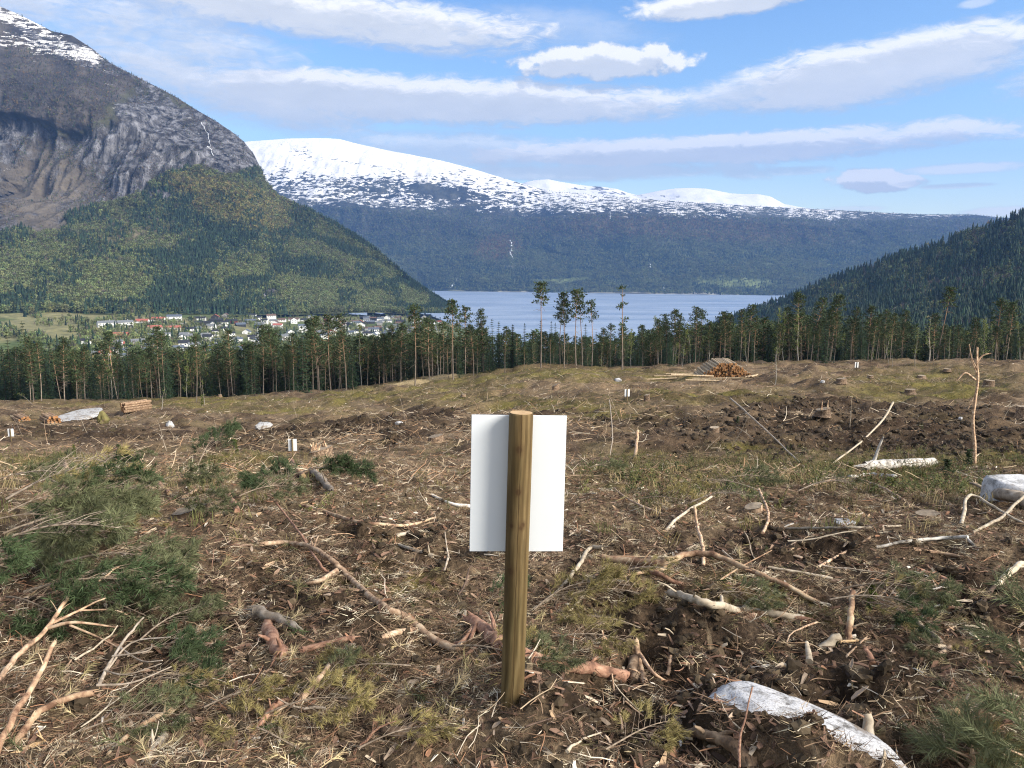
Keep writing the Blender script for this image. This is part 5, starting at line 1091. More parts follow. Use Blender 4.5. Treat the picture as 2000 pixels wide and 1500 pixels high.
L('pole', [(1625, 908), (1680, 876, .2), (1722, 845, .5), (1742, 822, .75)], 3.5, 4, M_PALE, 'long pale pole slanting up right across the dark peat', 'pole')
L('branch', [(1877, 1027), (1888, 1001, .12), (1925, 1010, .10), (1962, 1022, .06), (2010, 1030)], 7, 4, M_PALE, 'bleached bent branch like a hook at the right edge', 'branch')
L('branch', [(1900, 1041), (1940, 1030, .03), (1962, 1022, .06), (2010, 992, .15)], 5, 5, M_PALE, 'bleached straight branch crossing the hooked one at the right edge', 'branch')
L('log', [(1925, 980, .06), (1960, 984, .05), (2040, 998)], 17, 22, M_GREY, 'grey weathered log under the big boulder at the right edge', 'log')
L('log', [(1690, 921, .05), (1740, 918, .05), (1822, 911, .05)], 18, 15, M_BIRCH, 'fallen white birch log in green plants', 'log', mcap=M_DARKS)
L('log', [(1660, 934), (1700, 930), (1748, 934)], 8, 8, M_BIRCH, 'smaller broken white birch piece before the fallen birch log', 'log')
L('branch', [(-10, 1490, .02), (40, 1420, .06), (85, 1366, .10), (112, 1328, .14)], 13, 7, M_PEEL, 'orange peeled limb rising from the lower left corner', 'branch')
L('branch', [(20, 1470), (65, 1420, .02), (110, 1394, .03), (182, 1373, .03)], 13, 12, M_PEEL, 'split pale yellow piece of wood at the lower left', 'branch')
L('branch', [(30, 1478), (65, 1462), (102, 1456)], 12, 10, M_CUT, 'short pale splinter in the lower left corner', 'branch')
L('branch', [(212, 1478), (258, 1444, .01), (300, 1421, .02), (335, 1408, .03)], 9, 13, M_PEEL, 'yellow and orange peeled branch near the bottom left', 'branch')
L('log', [(284, 1496), (303, 1466), (322, 1444)], 17, 18, M_PALE, 'small pale wood piece at the bottom left', 'log', mcap=M_CUT)
L('branch', [(442, 1504), (480, 1462), (512, 1418, .01), (540, 1390, .02), (562, 1374)], 12, 14, M_BARK, 'pink barked stick at the bottom left of the sign', 'branch')
L('branch', [(578, 1382), (612, 1354, .02), (642, 1325, .04)], 13, 9, M_TANB, 'tan stick with pale tip left of the post', 'branch')
L('log', [(520, 1228), (535, 1258), (548, 1292)], 27, 28, M_BARK, 'short thick pink barked log left of the long branch', 'log', mcap=M_CUT)
L('log', [(500, 1212, .03), (540, 1224, .03), (592, 1242)], 22, 14, M_GREY, 'grey split log end lying across the short pink log', 'log')
L('branch', [(588, 1276), (640, 1263), (692, 1250)], 14, 11, M_BARK, 'flat bark covered slab left of the long branch', 'branch')
L('stick', [(468, 1502), (482, 1470)], 14, 12, M_CUT, 'pale cut stub at the bottom edge', 'stick')
L('log', [(748, 1437), (800, 1442), (862, 1452)], 27, 29, M_ROT, 'short rotten log near the bottom left of the post', 'log')
L('stick', [(642, 1464), (690, 1447), (750, 1418, .01), (816, 1394)], 8, 7, M_DARKS, 'long dark stick above the rotten log', 'stick')
L('stick', [(1240, 1283, .06), (1250, 1312, .02), (1260, 1338)], 12, 13, M_TANB, 'brown stub leaning against the end of the thick log', 'stick', forks=[([(1248, 1296, .04), (1275, 1320, .01), (1302, 1334)], 8, 6)])
L('stick', [(1238, 1308, .02), (1236, 1340)], 24, 22, M_ROT, 'rotten broken end at the right tip of the thick log', 'stick')
L('stick', [(1309, 1296, .03), (1305, 1325)], 8, 9, M_TANB, 'short upright stub above the white rock', 'stick')
L('branch', [(1345, 1452, .02), (1385, 1466, .03), (1430, 1482, .02), (1468, 1512)], 17, 36, M_ROT, 'patterned rotten root piece at the bottom edge under the white rock', 'root')
L('stick', [(1600, 1278), (1640, 1258, .02)], 18, 15, M_PALE, 'pale split wood piece beside the upright rotten stick', 'stick')
L('stick', [(1657, 1258), (1659, 1236, .06), (1661, 1208, .12)], 13, 10, M_PEEL, 'upright rotten orange stick before the green bough', 'stick')
L('stick', [(1640, 1264, .02), (1676, 1262, .02)], 7, 4, M_CUT, 'flat pale chip beside the foot of the upright rotten stick', 'stick')
L('stick', [(1686, 1268), (1704, 1302)], 12, 13, M_BARK, 'short pinkish stub right of the upright rotten stick', 'stick')
L('stick', [(1576, 1270, .02), (1580, 1300)], 8, 16, M_PALE, 'pale pointed wood chunk on dark earth above the rock', 'stick')
L('stick', [(1692, 1415, .02), (1694, 1442)], 17, 22, M_PALE, 'white crumbling wood chunk right of the white rock', 'stick')
L('stick', [(1845, 1402), (1876, 1400)], 15, 13, M_CUT, 'flat yellow wood disc on dark earth at the lower right', 'stick')
L('stick', [(1770, 1196), (1820, 1195), (1880, 1194)], 5, 6, M_BARK, 'thin straight brown stick at the right below dark hollow', 'stick')
L('stick', [(1784, 1217), (1810, 1236), (1836, 1256)], 11, 9, M_GREY, 'grey brown stick end poking from the slash right of the green bough', 'stick')
L('stick', [(1808, 1287), (1830, 1284), (1856, 1272, .01)], 7, 8, M_TANB, 'tan curved stick near the right edge pine', 'stick')
L('branch', [(590, 992), (640, 1004), (692, 1021), (742, 1029), (800, 1029), (852, 1014)], 8, 5, M_PEEL, 'peeled orange branch left of the sign board', 'branch')
L('log', [(278, 936, .1), (305, 952, .06), (332, 968)], 8, 10, M_BARK, 'short pink barked log among slash at the left', 'log', mcap=M_CUT)
L('branch', [(128, 920, .1), (142, 962, .05), (160, 996)], 7, 9, M_TANB, 'tan branch standing in the slash heap at the left', 'branch', forks=[([(148, 975, .05), (180, 972, .04), (210, 984)], 6, 3)])
L('branch', [(360, 975), (395, 968, .05), (450, 978, .02)], 8, 6, M_TANB, 'curved tan branch in the slash heap left of the sign', 'branch')
L('stick', [(448, 982, .05), (466, 1003)], 10, 12, M_BARK, 'stubby barked stick end in the left slash heap', 'stick')
L('log', [(568, 906, .05), (590, 935)], 9, 11, M_BARK, 'short log end below the splintered stump', 'log', mcap=M_CUT)
L('log', [(608, 928, .04), (630, 945, .02), (648, 966)], 13, 12, M_GREY, 'grey flaking bark slab below the splintered stump', 'log')
L('branch', [(843, 969), (880, 986), (918, 993)], 6, 8, M_BIRCH, 'pale pink barked branch reaching behind the sign board', 'branch')
L('stick', [(780, 1069), (812, 1080), (846, 1095)], 6, 12, M_PALE, 'pale split board like splinter lower left of the sign board', 'stick')
L('stick', [(775, 1051), (800, 1044)], 9, 8, M_PALE, 'small white stick above the pale split splinter', 'stick')
L('branch', [(-10, 1347), (45, 1304, .06), (96, 1266, .08), (130, 1226, .10), (146, 1208, .12), (190, 1190, .12), (236, 1166, .14)], 11, 3, M_TANB, 'long bare forking branch over the lower left slash', 'branch',
  forks=[([(95, 1268, .08), (150, 1262, .10), (232, 1264, .08)], 8, 3), ([(108, 1252, .08), (160, 1236, .1), (210, 1215, .1), (282, 1204, .1)], 6, 2), ([(140, 1264, .09), (200, 1275, .06), (260, 1300, .04)], 5, 2), ([(160, 1236, .1), (230, 1228, .08), (270, 1240, .06)], 4, 2)])
L('branch', [(188, 1352), (222, 1312, .05), (262, 1278, .1), (285, 1261, .12)], 8, 3, M_GREY, 'grey bare forked twig over green needles at the lower left', 'branch',
  forks=[([(205, 1333, .03), (260, 1304, .1), (336, 1292, .1)], 5, 2), ([(190, 1350, .02), (260, 1360, .05), (338, 1342, .08)], 5, 2), ([(222, 1312, .06), (290, 1312, .08), (300, 1300, .09)], 4, 2), ([(235, 1298, .07), (280, 1330, .08), (320, 1330, .08)], 4, 2), ([(205, 1335, .05), (250, 1345, .05), (318, 1326, .06)], 4, 2)])
L('stick', [(1300, 1300), (1340, 1290, .01), (1385, 1292)], 6, 4, M_BARK, 'reddish stick just above the white rock', 'stick')
L('stick', [(1700, 1058, .02), (1650, 1082), (1598, 1110)], 4, 6, M_TANB, 'crooked tan stick right of the thin upright one', 'stick')
L('stick', [(1480, 980, .1), (1500, 1010, .02), (1490, 1046)], 5, 6, M_TANB, 'crooked twig rising from the brown slash in the middle right', 'stick')
L('branch', [(1535, 1035), (1600, 1042, .03), (1690, 1040, .02), (1760, 1028)], 5, 4, M_PALE, 'long pale twig lying level in the middle right', 'branch')
L('stick', [(1200, 965, .05), (1230, 985, .03), (1290, 1005), (1320, 1012)], 3, 6, M_TANB, 'thin twig curving right of the sign board edge', 'stick')
L('stick', [(1300, 1040), (1330, 1015, .02), (1390, 985, .05)], 7, 4, M_PALE, 'pale stick crossing the slash right of the sign board', 'stick')
L('branch', [(1245, 860, .32), (1243, 880, .15), (1240, 898)], 6, 8, M_PEEL, 'upright orange splintered snag right of the sign board', 'snag')
L('branch', [(1190, 810, .8), (1196, 860, .2), (1192, 890)], 1.6, 2, M_GREY, 'thin dead upright twig right of the sign board', 'branch')
L('stick', [(1100, 965), (1130, 968), (1165, 965)], 4, 4, M_PALE, 'thin white stick touching the sign board edge at right', 'stick')
# curl of birch bark
def bark_curl():
    g = on_ground(1728, 921); s = g.length / F; b = MB(); V = []; n = 12
    for k in range(n + 1):
        a = math.pi * (k / n) * 1.05 - .05
        for rr in (15, 12):
            for dy in (-.06, .06): V.append((math.cos(a) * rr * s * 1.1, dy, math.sin(a) * rr * s * 1.2))
    f = []
    for k in range(n):
        o = k * 4; p = o + 4; f += [(o, p, p + 1, o + 1), (o + 2, o + 3, p + 3, p + 2), (o, o + 2, p + 2, p), (o + 1, p + 1, p + 3, o + 3)]
    b.add(V, f); tag(b.build('bark_curl', [M_BIRCH], None, True, g + Vector((0, .05, .02))), 'dark curled piece of birch bark arching over the fallen birch log', 'bark')
bark_curl()
# dead standing sapling at the right
def dead_sapling():
    g = on_ground(1904, 906); Y = g.y; P = [g - Vector((0, 0, .05))] + [at_depth(a, b_, Y) for a, b_ in ((1903, 860), (1900, 822), (1905, 780), (1910, 740), (1908, 710), (1909, 678))]
    s = Y / F; b = MB(); c = g.copy(); P = [p - c for p in P]; b.tube(smooth_pts(P, 3), [3.3 * s * (1 - .45 * k / 18) for k in range(19)], 7, jit=.12)
    o = b.build('dead_sapling', [M_TANB], None, True, c); tag(o, 'tall dead barkless sapling standing at the right', 'dead tree')
    for pts, w in (([(1908, 708), (1920, 694), (1936, 690)], 2.2), ([(1905, 742), (1886, 728), (1874, 738), (1868, 744)], 2.4), ([(1909, 722), (1898, 700), (1893, 672)], 1.8), ([(1910, 735), (1902, 715), (1896, 700)], 1.6), ([(1904, 770), (1895, 790), (1890, 800)], 1.2)):
        q = [at_depth(a, b_, Y) - c for a, b_ in pts]; bb = MB(); bb.tube(smooth_pts(q, 3), [w * s * (1 - .6 * k / (3 * (len(q) - 1))) for k in range(3 * (len(q) - 1) + 1)], 5); bb.build('twig', [M_TANB], o, True)
dead_sapling()

# ------------------------------------------------------------------ stumps
M_STTOP = noisy('old_stump_top', [(.3, (.16, .12, .085)), (.6, (.36, .29, .21)), (.75, (.5, .42, .32))], 20, bump=.2)
def stump(px, row, w, h, m, label, slant=0, seed=0, top=None):
    top = top or M_STTOP
    g = on_ground(px, row); s = g.length / F; r = w * s / 2; hh = h * s; R = random.Random(seed + int(px)); b = MB(); n = 12; lv = [(-.15, 1.35), (.05, 1.2), (.3, 1.03), (1, 1.0)]
    V = []; wob = [R.uniform(.88, 1.12) for _ in range(n)]; tz = [hh + slant * r * math.cos(2 * math.pi * k / n) + R.uniform(-.06, .06) * hh for k in range(n)]
    for z, q in lv:
        for k in range(n):
            a = 2 * math.pi * k / n; V.append((math.cos(a) * r * q * wob[k], math.sin(a) * r * q * wob[k], z * tz[k]))
    b.add(V, [(i * n + k, i * n + (k + 1) % n, (i + 1) * n + (k + 1) % n, (i + 1) * n + k) for i in range(3) for k in range(n)])
    e = empty('tree_stump', g, label, 'stump', 'stumps left on the clearing'); b.build('bark', [m], e, True)
    b = MB(); b.add([(math.cos(2 * math.pi * k / n) * r * .99 * wob[k], math.sin(2 * math.pi * k / n) * r * .99 * wob[k], tz[k] + .004) for k in range(n)] + [(0, 0, hh + .006)], [(k, (k + 1) % n, n) for k in range(n)]); b.build('cut_face', [top or M_PALE], e)
    return e, r, hh
for px, row, w, h, lab, sl in [(1607, 815, 24, 12, 'broken stump with orange splinter standing up in the middle right', .2), (1777, 769, 18, 7, 'low flat topped stump on the mossy right slope', 0), (1931, 757, 16, 12, 'taller flat stump near the dead sapling', 0), (1643, 750, 16, 8, 'grey stump by stakes in the middle distance', .1),
                              (625, 893, 44, 16, 'big splintered stump behind the small white sign', .3), (1085, 762, 14, 10, 'small pointed pale stump above the sign board', .5), (1395, 845, 18, 10, 'dark stump half hidden in peat right of the sign', .1), (1996, 815, 20, 18, 'stump cut by the right edge of the view', 0),
                              (370, 1010, 60, 14, 'wide chopped stump buried in slash at the left', .2), (850, 862, 30, 10, 'dark earthy stump left of the sign board', .2), (1470, 1002, 34, 12, 'dark upturned stump in slash right of the sign', .3), (1555, 735, 10, 4, 'tiny pale stump top right of the log pile', 0),
                              (1700, 738, 9, 4, 'tiny pale stump top below the far sign', 0), (430, 775, 7, 4, 'tiny pale stump top near the pale leaning trunk', 0), (905, 776, 9, 4, 'tiny pale stump top above left of the sign board', 0), (1263, 783, 11, 12, 'small dead stump right of the nearer small sign', .3),
                              (1810, 1012, 40, 9, 'low dark rooted stump under the arched branch', .1), (1800, 738, 14, 4, 'flat pale stump on the crest at the right', 0), (1850, 728, 11, 4, 'small flat pale stump further right on the crest', 0)]:
    e, r, hh = stump(px, row, w, h, M_ROT, lab, sl)
    if px in (1607, 625):
        b = MB(); R = random.Random(px)
        for k in range(7 if px == 625 else 3):
            a = R.uniform(0, 6.28); q = Vector((math.cos(a) * r * .6, math.sin(a) * r * .6, hh * .8)); b.tube([q, q + Vector((R.gauss(0, .15) * hh, 0, hh * R.uniform(.6, 1.7 if px == 1607 else 1.1)))], [r * .2, r * .04], 4)
        b.build('splinter', [M_PEEL], e)

# ------------------------------------------------------------------ log piles
M_LOGB = noisy('log_bark', [(.3, (.12, .07, .045)), (.5, (.25, .165, .105)), (.7, (.42, .31, .20))], 6, (1, 1, .3), bump=.3)
M_LOGE = noisy('log_end', [(.3, (.20, .095, .04)), (.7, (.36, .19, .085))], 9, bump=.1)
M_LOGP = noisy('log_pale', [(.3, (.26, .19, .12)), (.6, (.42, .33, .22)), (.75, (.52, .43, .31))], 5, (1, 1, .3), bump=.2)
def log_mesh(nm, Ln, r, m): b = MB(); b.tube([(0, -Ln / 2, 0), (0, 0, 0), (0, Ln / 2, 0)], r, 9, 0, True, 1, .03, random.Random(3)); return b.mesh(nm, [m, M_LOGE])
def nth(n): return '%d%s' % (n, 'th' if 10 < n % 100 < 20 else {1: 'st', 2: 'nd', 3: 'rd'}.get(n % 10, 'th'))
def pile(px, row, wpx, hpx, Ln, rz, r, m, lab, grp, ends, taper=.55):
    g = on_ground(px, row); W_ = wpx * g.length / F; hh = hpx * g.length / F; me = log_mesh('log', Ln, r, m); R = random.Random(int(px)); M = Matrix.Rotation(rz, 4, 'Z'); rows = max(2, int(hh / (r * 1.75)) + 1); out = []
    for k in range(rows):
        wk = W_ * (1 - (k / rows) ** 1.3 * taper) ; n = max(1, int(wk / (2 * r * 1.03)))
        for j in range(n):
            q = M @ Vector(((j - (n - 1) / 2) * 2 * r * 1.03 + R.uniform(-.02, .02), R.uniform(-.22, .22), r * .8 + k * r * 1.74 + R.uniform(-.015, .015)))
            o = link('log', me); o.location = g + q; o.rotation_euler = (R.gauss(0, .012), R.uniform(0, 6), rz + R.gauss(0, .012)); o.scale = (R.uniform(.8, 1.12),) * 2 + (R.uniform(.8, 1.12),); o.scale[1] = R.uniform(.93, 1.05)
            out.append((o, k, j, rows, n))
    for o, k, j, rows, n in out:
        t = 'top' if k == rows - 1 else 'bottom' if k == 0 else 'upper' if k > rows * .6 else 'lower' if k < rows * .35 else 'middle'
        s = 'left end' if j < n * .2 else 'right end' if j >= n * .8 else 'left half' if j < n * .5 else 'right half'
        tag(o, '%s log from the left in %s layer of the %s' % (nth(j + 1), nth(k + 1), lab), 'log', grp)
pile(1412, 737, 104, 30, 4.5, -.08, .115, M_LOGP, 'big heap', 'logs in the big right heap', True, .78)
pile(268, 802, 20, 14, 3.0, -.6, .14, M_LOGB, 'left stack by the boulder', 'logs in the left stack', True, .35)
pile(42, 824, 20, 8, 2.6, .8, .13, M_LOGB, 'far left low stack', 'logs in the far left low stack', True, .3)
pile(98, 824, 22, 10, 2.6, .8, .14, M_LOGB, 'low stack by the slab', 'logs in the low stack by the slab', True, .3)
def loose_logs():
    me = log_mesh('log', 5.0, .075, M_LOGP); R = random.Random(8)
    for i, (px, row, rz) in enumerate([(1330, 733, 1.75), (1352, 736, 1.85), (1322, 738, 1.75), (1380, 746, 1.55), (1398, 742, 1.5), (1460, 738, -.6), (1467, 737, -.65), (1474, 736, -.7), (1290, 742, 1.9)]):
        o = link('log', me); o.location = on_ground(px, row) + Vector((0, 0, .12)); o.rotation_euler = (R.gauss(0, .03), 0, rz); k = .35 if rz < 0 else R.uniform(.7, 1.1); o.scale = (1, k, 1)
        tag(o, ('loose short log right of the big heap' if rz < 0 else 'loose pale log lying left of the big heap') + ', %s' % ORD[i], 'log', 'loose logs beside the big heap')
ORD = ['frontmost one', 'second one from the front', 'third one', 'fourth one', 'fifth one', 'sixth one', 'seventh one', 'eighth one', 'ninth one', 'tenth one', 'eleventh one', 'last one', 'hindmost one']
loose_logs()

# ------------------------------------------------------------------ cut pine boughs with needles
M_NEED = leafy('bough_needles', (.125, .135, .068), .65, False, .2)
M_NEEDY = leafy('yellowing_needles', (.25, .205, .085), .5, False, .2)
M_NEEDD = leafy('dark_green_needles', (.06, .086, .038), .6, False, .2)
M_TWIGB = noisy('dull_twig', [(.3, (.09, .07, .055)), (.5, (.20, .16, .125)), (.7, (.33, .28, .22))], 20, bump=.2, bdist=.002)
M_TWIGT = noisy('brown_twig', [(.3, (.10, .075, .055)), (.5, (.20, .155, .115)), (.7, (.34, .28, .21))], 20, bump=.2, bdist=.002)
def tuft(b, R, p, d, L=.12, n=19, nl=.080, w=.0062, m=0):
    d = Vector(d).normalized()
    for _ in range(n):
        f = R.random() ** .7; q = p + d * L * f; s = Vector((R.gauss(0, 1), R.gauss(0, 1), R.gauss(0, 1))); s -= d * s.dot(d)
        if s.length < 1e-3: continue
        s.normalize(); b.needle(q, d * R.uniform(.55, 1.1) + s * .75 + Vector((0, 0, -.12)), nl * R.uniform(.7, 1.15), w, m, R)
def bough_mesh(seed, L=1.0, sides=9, needle=1.0, green=M_NEED, droop=.12, wood=None):
    R = random.Random(seed); T = MB(); Nn = MB(); ph = R.uniform(0, 6)
    ax = lambda t: Vector((L * t, .05 * L * math.sin(t * 3 + ph), .10 * L * math.sin(t * math.pi) + .03))
    T.tube([ax(k / 8) for k in range(9)], [.010 * L * (1 - .8 * k / 8) + .001 for k in range(9)], 6, jit=.1, R=R)
    for k in range(sides * 2):
        t = .2 + .75 * k / (sides * 2); sd = 1 if k % 2 else -1; l = L * (.42 * (1 - t) + .12) * R.uniform(.7, 1.2); d = Vector((.75, sd * R.uniform(.6, 1), R.uniform(-.1, .35))).normalized(); p0 = ax(t)
        pe = p0 + d * l + Vector((0, 0, -droop * l)); pm = p0.lerp(pe, .5) + Vector((0, 0, .05 * l)); T.tube([p0, pm, pe], [.003 * L, .0024 * L, .0012], 4)
        if R.random() > needle: continue
        tuft(Nn, R, pm.lerp(pe, .5), pe - pm, .6 * (pe - pm).length + .05, 40)
        for q in range(3):
            a = p0.lerp(pe, R.uniform(.3, .9)); dd = d + Vector((R.gauss(0, .5), R.gauss(0, .5), R.gauss(0, .3))); e = a + dd.normalized() * R.uniform(.06, .14); T.tube([a, e], [.0022, .0012], 3); tuft(Nn, R, a.lerp(e, .5), e - a, .09, 34)
    tuft(Nn, R, ax(.93), ax(1) - ax(.9), .12, 44)
    return T.mesh('stem', [wood or M_TWIGT], True), Nn.mesh('needles', [green])
BG = [bough_mesh(1), bough_mesh(2, 1.0, 10), bough_mesh(3, .8, 8)]; BY = [bough_mesh(4, 1, 9, .8, M_NEEDY), bough_mesh(5, .8, 8, .8, M_NEEDY)]; BD = [bough_mesh(6, 1, 11, 1, M_NEEDD), bough_mesh(7, .8, 10, 1, M_NEEDD)]
BB = [bough_mesh(8, 1, 9, .12, M_NEEDY, -.05, M_TWIGB), bough_mesh(9, 1, 11, .1, M_NEED, .0, M_TWIGB)]
def bough(px, row, ang, scale, kind, label, lift=.03, tilt=0.0):
    g = on_ground(px, row); g.z += lift; R = random.Random(int(px * 3 + row)); pm = {'g': BG, 'y': BY, 'd': BD, 'b': BB}[kind]; s, n = R.choice(pm)
    e = empty('pine_bough', g, label, 'bough', 'cut pine boughs lying on the ground'); e.rotation_euler = Euler((R.uniform(-.5, .5), -tilt, math.radians(ang)), 'XYZ'); scale *= .46 if scale >= .95 else .85; e.scale = (scale,) * 3
    link('stem', s, e); link('needles', n, e); return e
for a in [(10, 1130, 10, .75, 'g', 'green pine bough at the left edge with brown stem', .12, .1), (60, 1180, -5, .8, 'd', 'dark green bough in the shade of the left heap', .05), (120, 1150, -10, .8, 'g', 'olive bough fanning right across the left heap', .12), (190, 1160, -12, .55, 'g', 'right end bough of the big left heap', .06),
          (20, 1060, 25, .9, 'b', 'bare twiggy bough arching over the top of the left heap', .25, .2), (60, 1075, 5, .8, 'g', 'green bough in the middle of the left heap', .2), (120, 1040, -40, .8, 'd', 'bough hanging down at the right of the left heap', .35, -.3), (150, 1075, -70, .6, 'g', 'drooping green bough at the right of the left heap', .25, -.35),
          (40, 1010, 0, 1.0, 'b', 'bare grey bough across the back of the left heap', .3), (10, 1190, -20, .7, 'd', 'shaded bough at the lower left edge of the heap', .03), (100, 1205, -8, .6, 'g', 'low bough at the foot of the left heap', .02), (0, 990, 15, 1.1, 'g', 'distant green bough at the left edge', .2),
          (250, 1310, 20, .5, 'd', 'dark green bough under grey bare twigs at the lower left', .04), (280, 1270, 60, .45, 'g', 'green sprig bough above the grey bare twigs', .03), (300, 1340, -20, .35, 'y', 'yellowing sprig right of the grey bare twigs', .02), (260, 1345, 5, .45, 'd', 'green bough below the grey bare twigs', .02),
          (560, 970, 10, 1.9, 'd', 'dark green bough clump left of the sign board', .15), (600, 985, 150, 1.7, 'd', 'second dark green bough in the clump left of the sign', .1), (385, 955, 80, 1.5, 'd', 'bright dark green bough in the slash at left', .2, .3), (300, 980, 15, 1.4, 'g', 'olive green bough spread in the left slash', .15), (350, 1010, -20, 1.2, 'g', 'greyish bough right of the chopped stump', .1), (240, 960, 170, 1.4, 'b', 'bare branching bough in the left slash', .2), (470, 1000, 30, 1.0, 'g', 'small bough before the dark green clump', .1), (180, 930, 20, 1.8, 'd', 'low green bough in far left slash', .15), (250, 900, 0, 1.6, 'g', 'green bough on dark earth at the left', .15),
          (1640, 1200, -18, .55, 'g', 'fresh green bough drooping right before the saplings', .10, .05), (1620, 1215, -5, .5, 'b', 'bare twigs of the fresh green bough at right', .08), (1690, 1215, -45, .4, 'd', 'dark green end of the fresh bough at right', .08), (355, 1075, -60, .35, 'g', 'small pale green sprig left of the long branch', .05), (935, 1215, 20, .28, 'd', 'green sprig standing just left of the post', .06, .4), (1050, 1210, 40, .55, 'y', 'yellow brown needled bough right of the post', .03), (1080, 1270, -10, .45, 'y', 'yellowing bough over the thick log', .05), (1100, 1190, 10, .5, 'y', 'dry tan bough under the crooked pale branch', .03),
          (880, 1290, -20, .5, 'y', 'dry yellow bough left of the post foot', .03), (945, 1330, 20, .5, 'g', 'greenish bough at the post foot', .02), (800, 1310, 200, .4, 'y', 'dry bough on brown earth left of the post', .02), (640, 1345, 60, .22, 'g', 'small bright green sprig left of the post', .03, .3), (1180, 1160, 15, .5, 'b', 'bare dark twigs under the splintered branch', .05), (1400, 1180, -10, .4, 'g', 'green sprig beside the white ended branch', .03),
          (1250, 1240, 170, .4, 'y', 'dry needled sprig in front of the thick log end', .02), (1350, 1020, 20, 1.0, 'b', 'bare slash bough right of the sign board', .12), (1250, 1000, -10, 1.0, 'y', 'tan needled bough right of the sign board', .08), (1480, 1010, 160, 1.0, 'b', 'bare bough over the upturned stump', .2), (1150, 930, 10, 1.2, 'g', 'olive bough beside the sign board', .08), (1420, 960, 0, 1.4, 'g', 'low green bough in the middle right', .1), (1560, 990, 20, 1.2, 'b', 'bare twigs in the middle right slash', .12), (520, 1420, 20, .4, 'y', 'dry needles bough over pink stick at the bottom', .02), (160, 1440, 10, .4, 'g', 'green sprig bough beside split yellow wood', .02), (400, 1400, 20, .45, 'y', 'yellow green sprig bough at the bottom left', .02),
          (700, 1480, 20, .45, 'y', 'dry bough at the bottom edge left of centre', .02), (600, 1480, 160, .4, 'y', 'brown tan sprig at the bottom edge', .02), (1180, 1480, 30, .4, 'y', 'dry sprig at the bottom edge under the rock mound', .02), (1780, 1460, -20, .4, 'y', 'tan sprig right of the white rock', .02), (1840, 1300, 10, .26, 'y', 'tan bough near the right edge pine', .02), (1890, 1290, 160, .25, 'g', 'greenish sprig under the right edge pine', .02)]: bough(*a)
def pine_seedling(px, row, h, label, n=9, seed=1):
    g = on_ground(px, row); R = random.Random(seed); T = MB(); Nn = MB(); T.tube([(0, 0, -.03), (.01, 0, h * .5), (0, 0, h)], [.012, .009, .004], 6)
    for k in range(n):
        z = h * (.25 + .75 * k / n); an = k * 2.4 + 2.2; l = h * (.72 - .30 * k / n) * R.uniform(.8, 1.1); d = Vector((math.cos(an), math.sin(an), .45)); p = Vector((0, 0, z)); T.tube([p, p + d * l], [.005, .002], 4)
        for q in range(7): a = p + d * l * (.3 + .7 * q / 6); tuft(Nn, R, a, d + Vector((R.gauss(0, .5), R.gauss(0, .5), R.gauss(0, .3))), .09, 42, .058, .0028)
    tuft(Nn, R, Vector((0, 0, h * .85)), (0, 0, 1), h * .2, 60)
    e = empty('pine_seedling', g, label, 'pine seedling', 'young pines at the right edge'); T.build('stem', [M_TANB], e, True); Nn.build('needles', [M_NEED], e)
pine_seedling(2090, 1420, .42, 'young green pine reaching in from the right edge', 11, 3); pine_seedling(2010, 1560, .24, 'young pine tips at the lower right corner', 9, 5); pine_seedling(1890, 1530, .13, 'small low pine seedling at the bottom right', 6, 6)
# low bushes
JM = [birch_mesh(21, 620, .03, M_OLIVE, .05), birch_mesh(22, 560, .03, M_OLIVE, .05)]; GM_ = [birch_mesh(23, 620, .03, M_PINE, .05)]
def bush(px, row, w, h, label, green=False):
    g = on_ground(px, row); s = g.length / F; e = empty('bush', g, label, 'bush', 'low bushes on the clearing'); e.scale = (w * s * 1.6, w * s * 1.6, h * s); e.rotation_euler = (0, 0, px)
    t, c = (GM_ if green else JM)[int(px) % (1 if green else 2)]; link('stem', t, e); link('leaves', c, e)
for a in [(108, 935, 34, 36, 'yellow green bush on the left slope'), (460, 885, 34, 30, 'yellow green bush left of the small white sign'), (395, 795, 16, 24, 'bright green bush near the left log stack'), (235, 905, 40, 34, 'rusty green bush by dark earth at the left', True), (145, 895, 24, 24, 'small yellow bush behind the left one'), (1320, 925, 34, 24, 'green bush right of the orange snag', True),
          (1850, 935, 60, 34, 'leafy green bush below the dead sapling', True), (1890, 915, 44, 34, 'dark green bush at the dead sapling foot', True), (1800, 945, 50, 22, 'bright green plants right of the birch log'), (1700, 1200, 60, 66, 'olive heather bush behind the fresh green bough'), (1740, 950, 50, 18, 'green plants below the birch log'), (1440, 830, 24, 14, 'grey green bush on peat in the middle right', True), (1660, 920, 40, 18, 'green plants left of the birch log'), (1420, 960, 40, 22, 'small bright bush in the right slash', True)]: bush(*a)

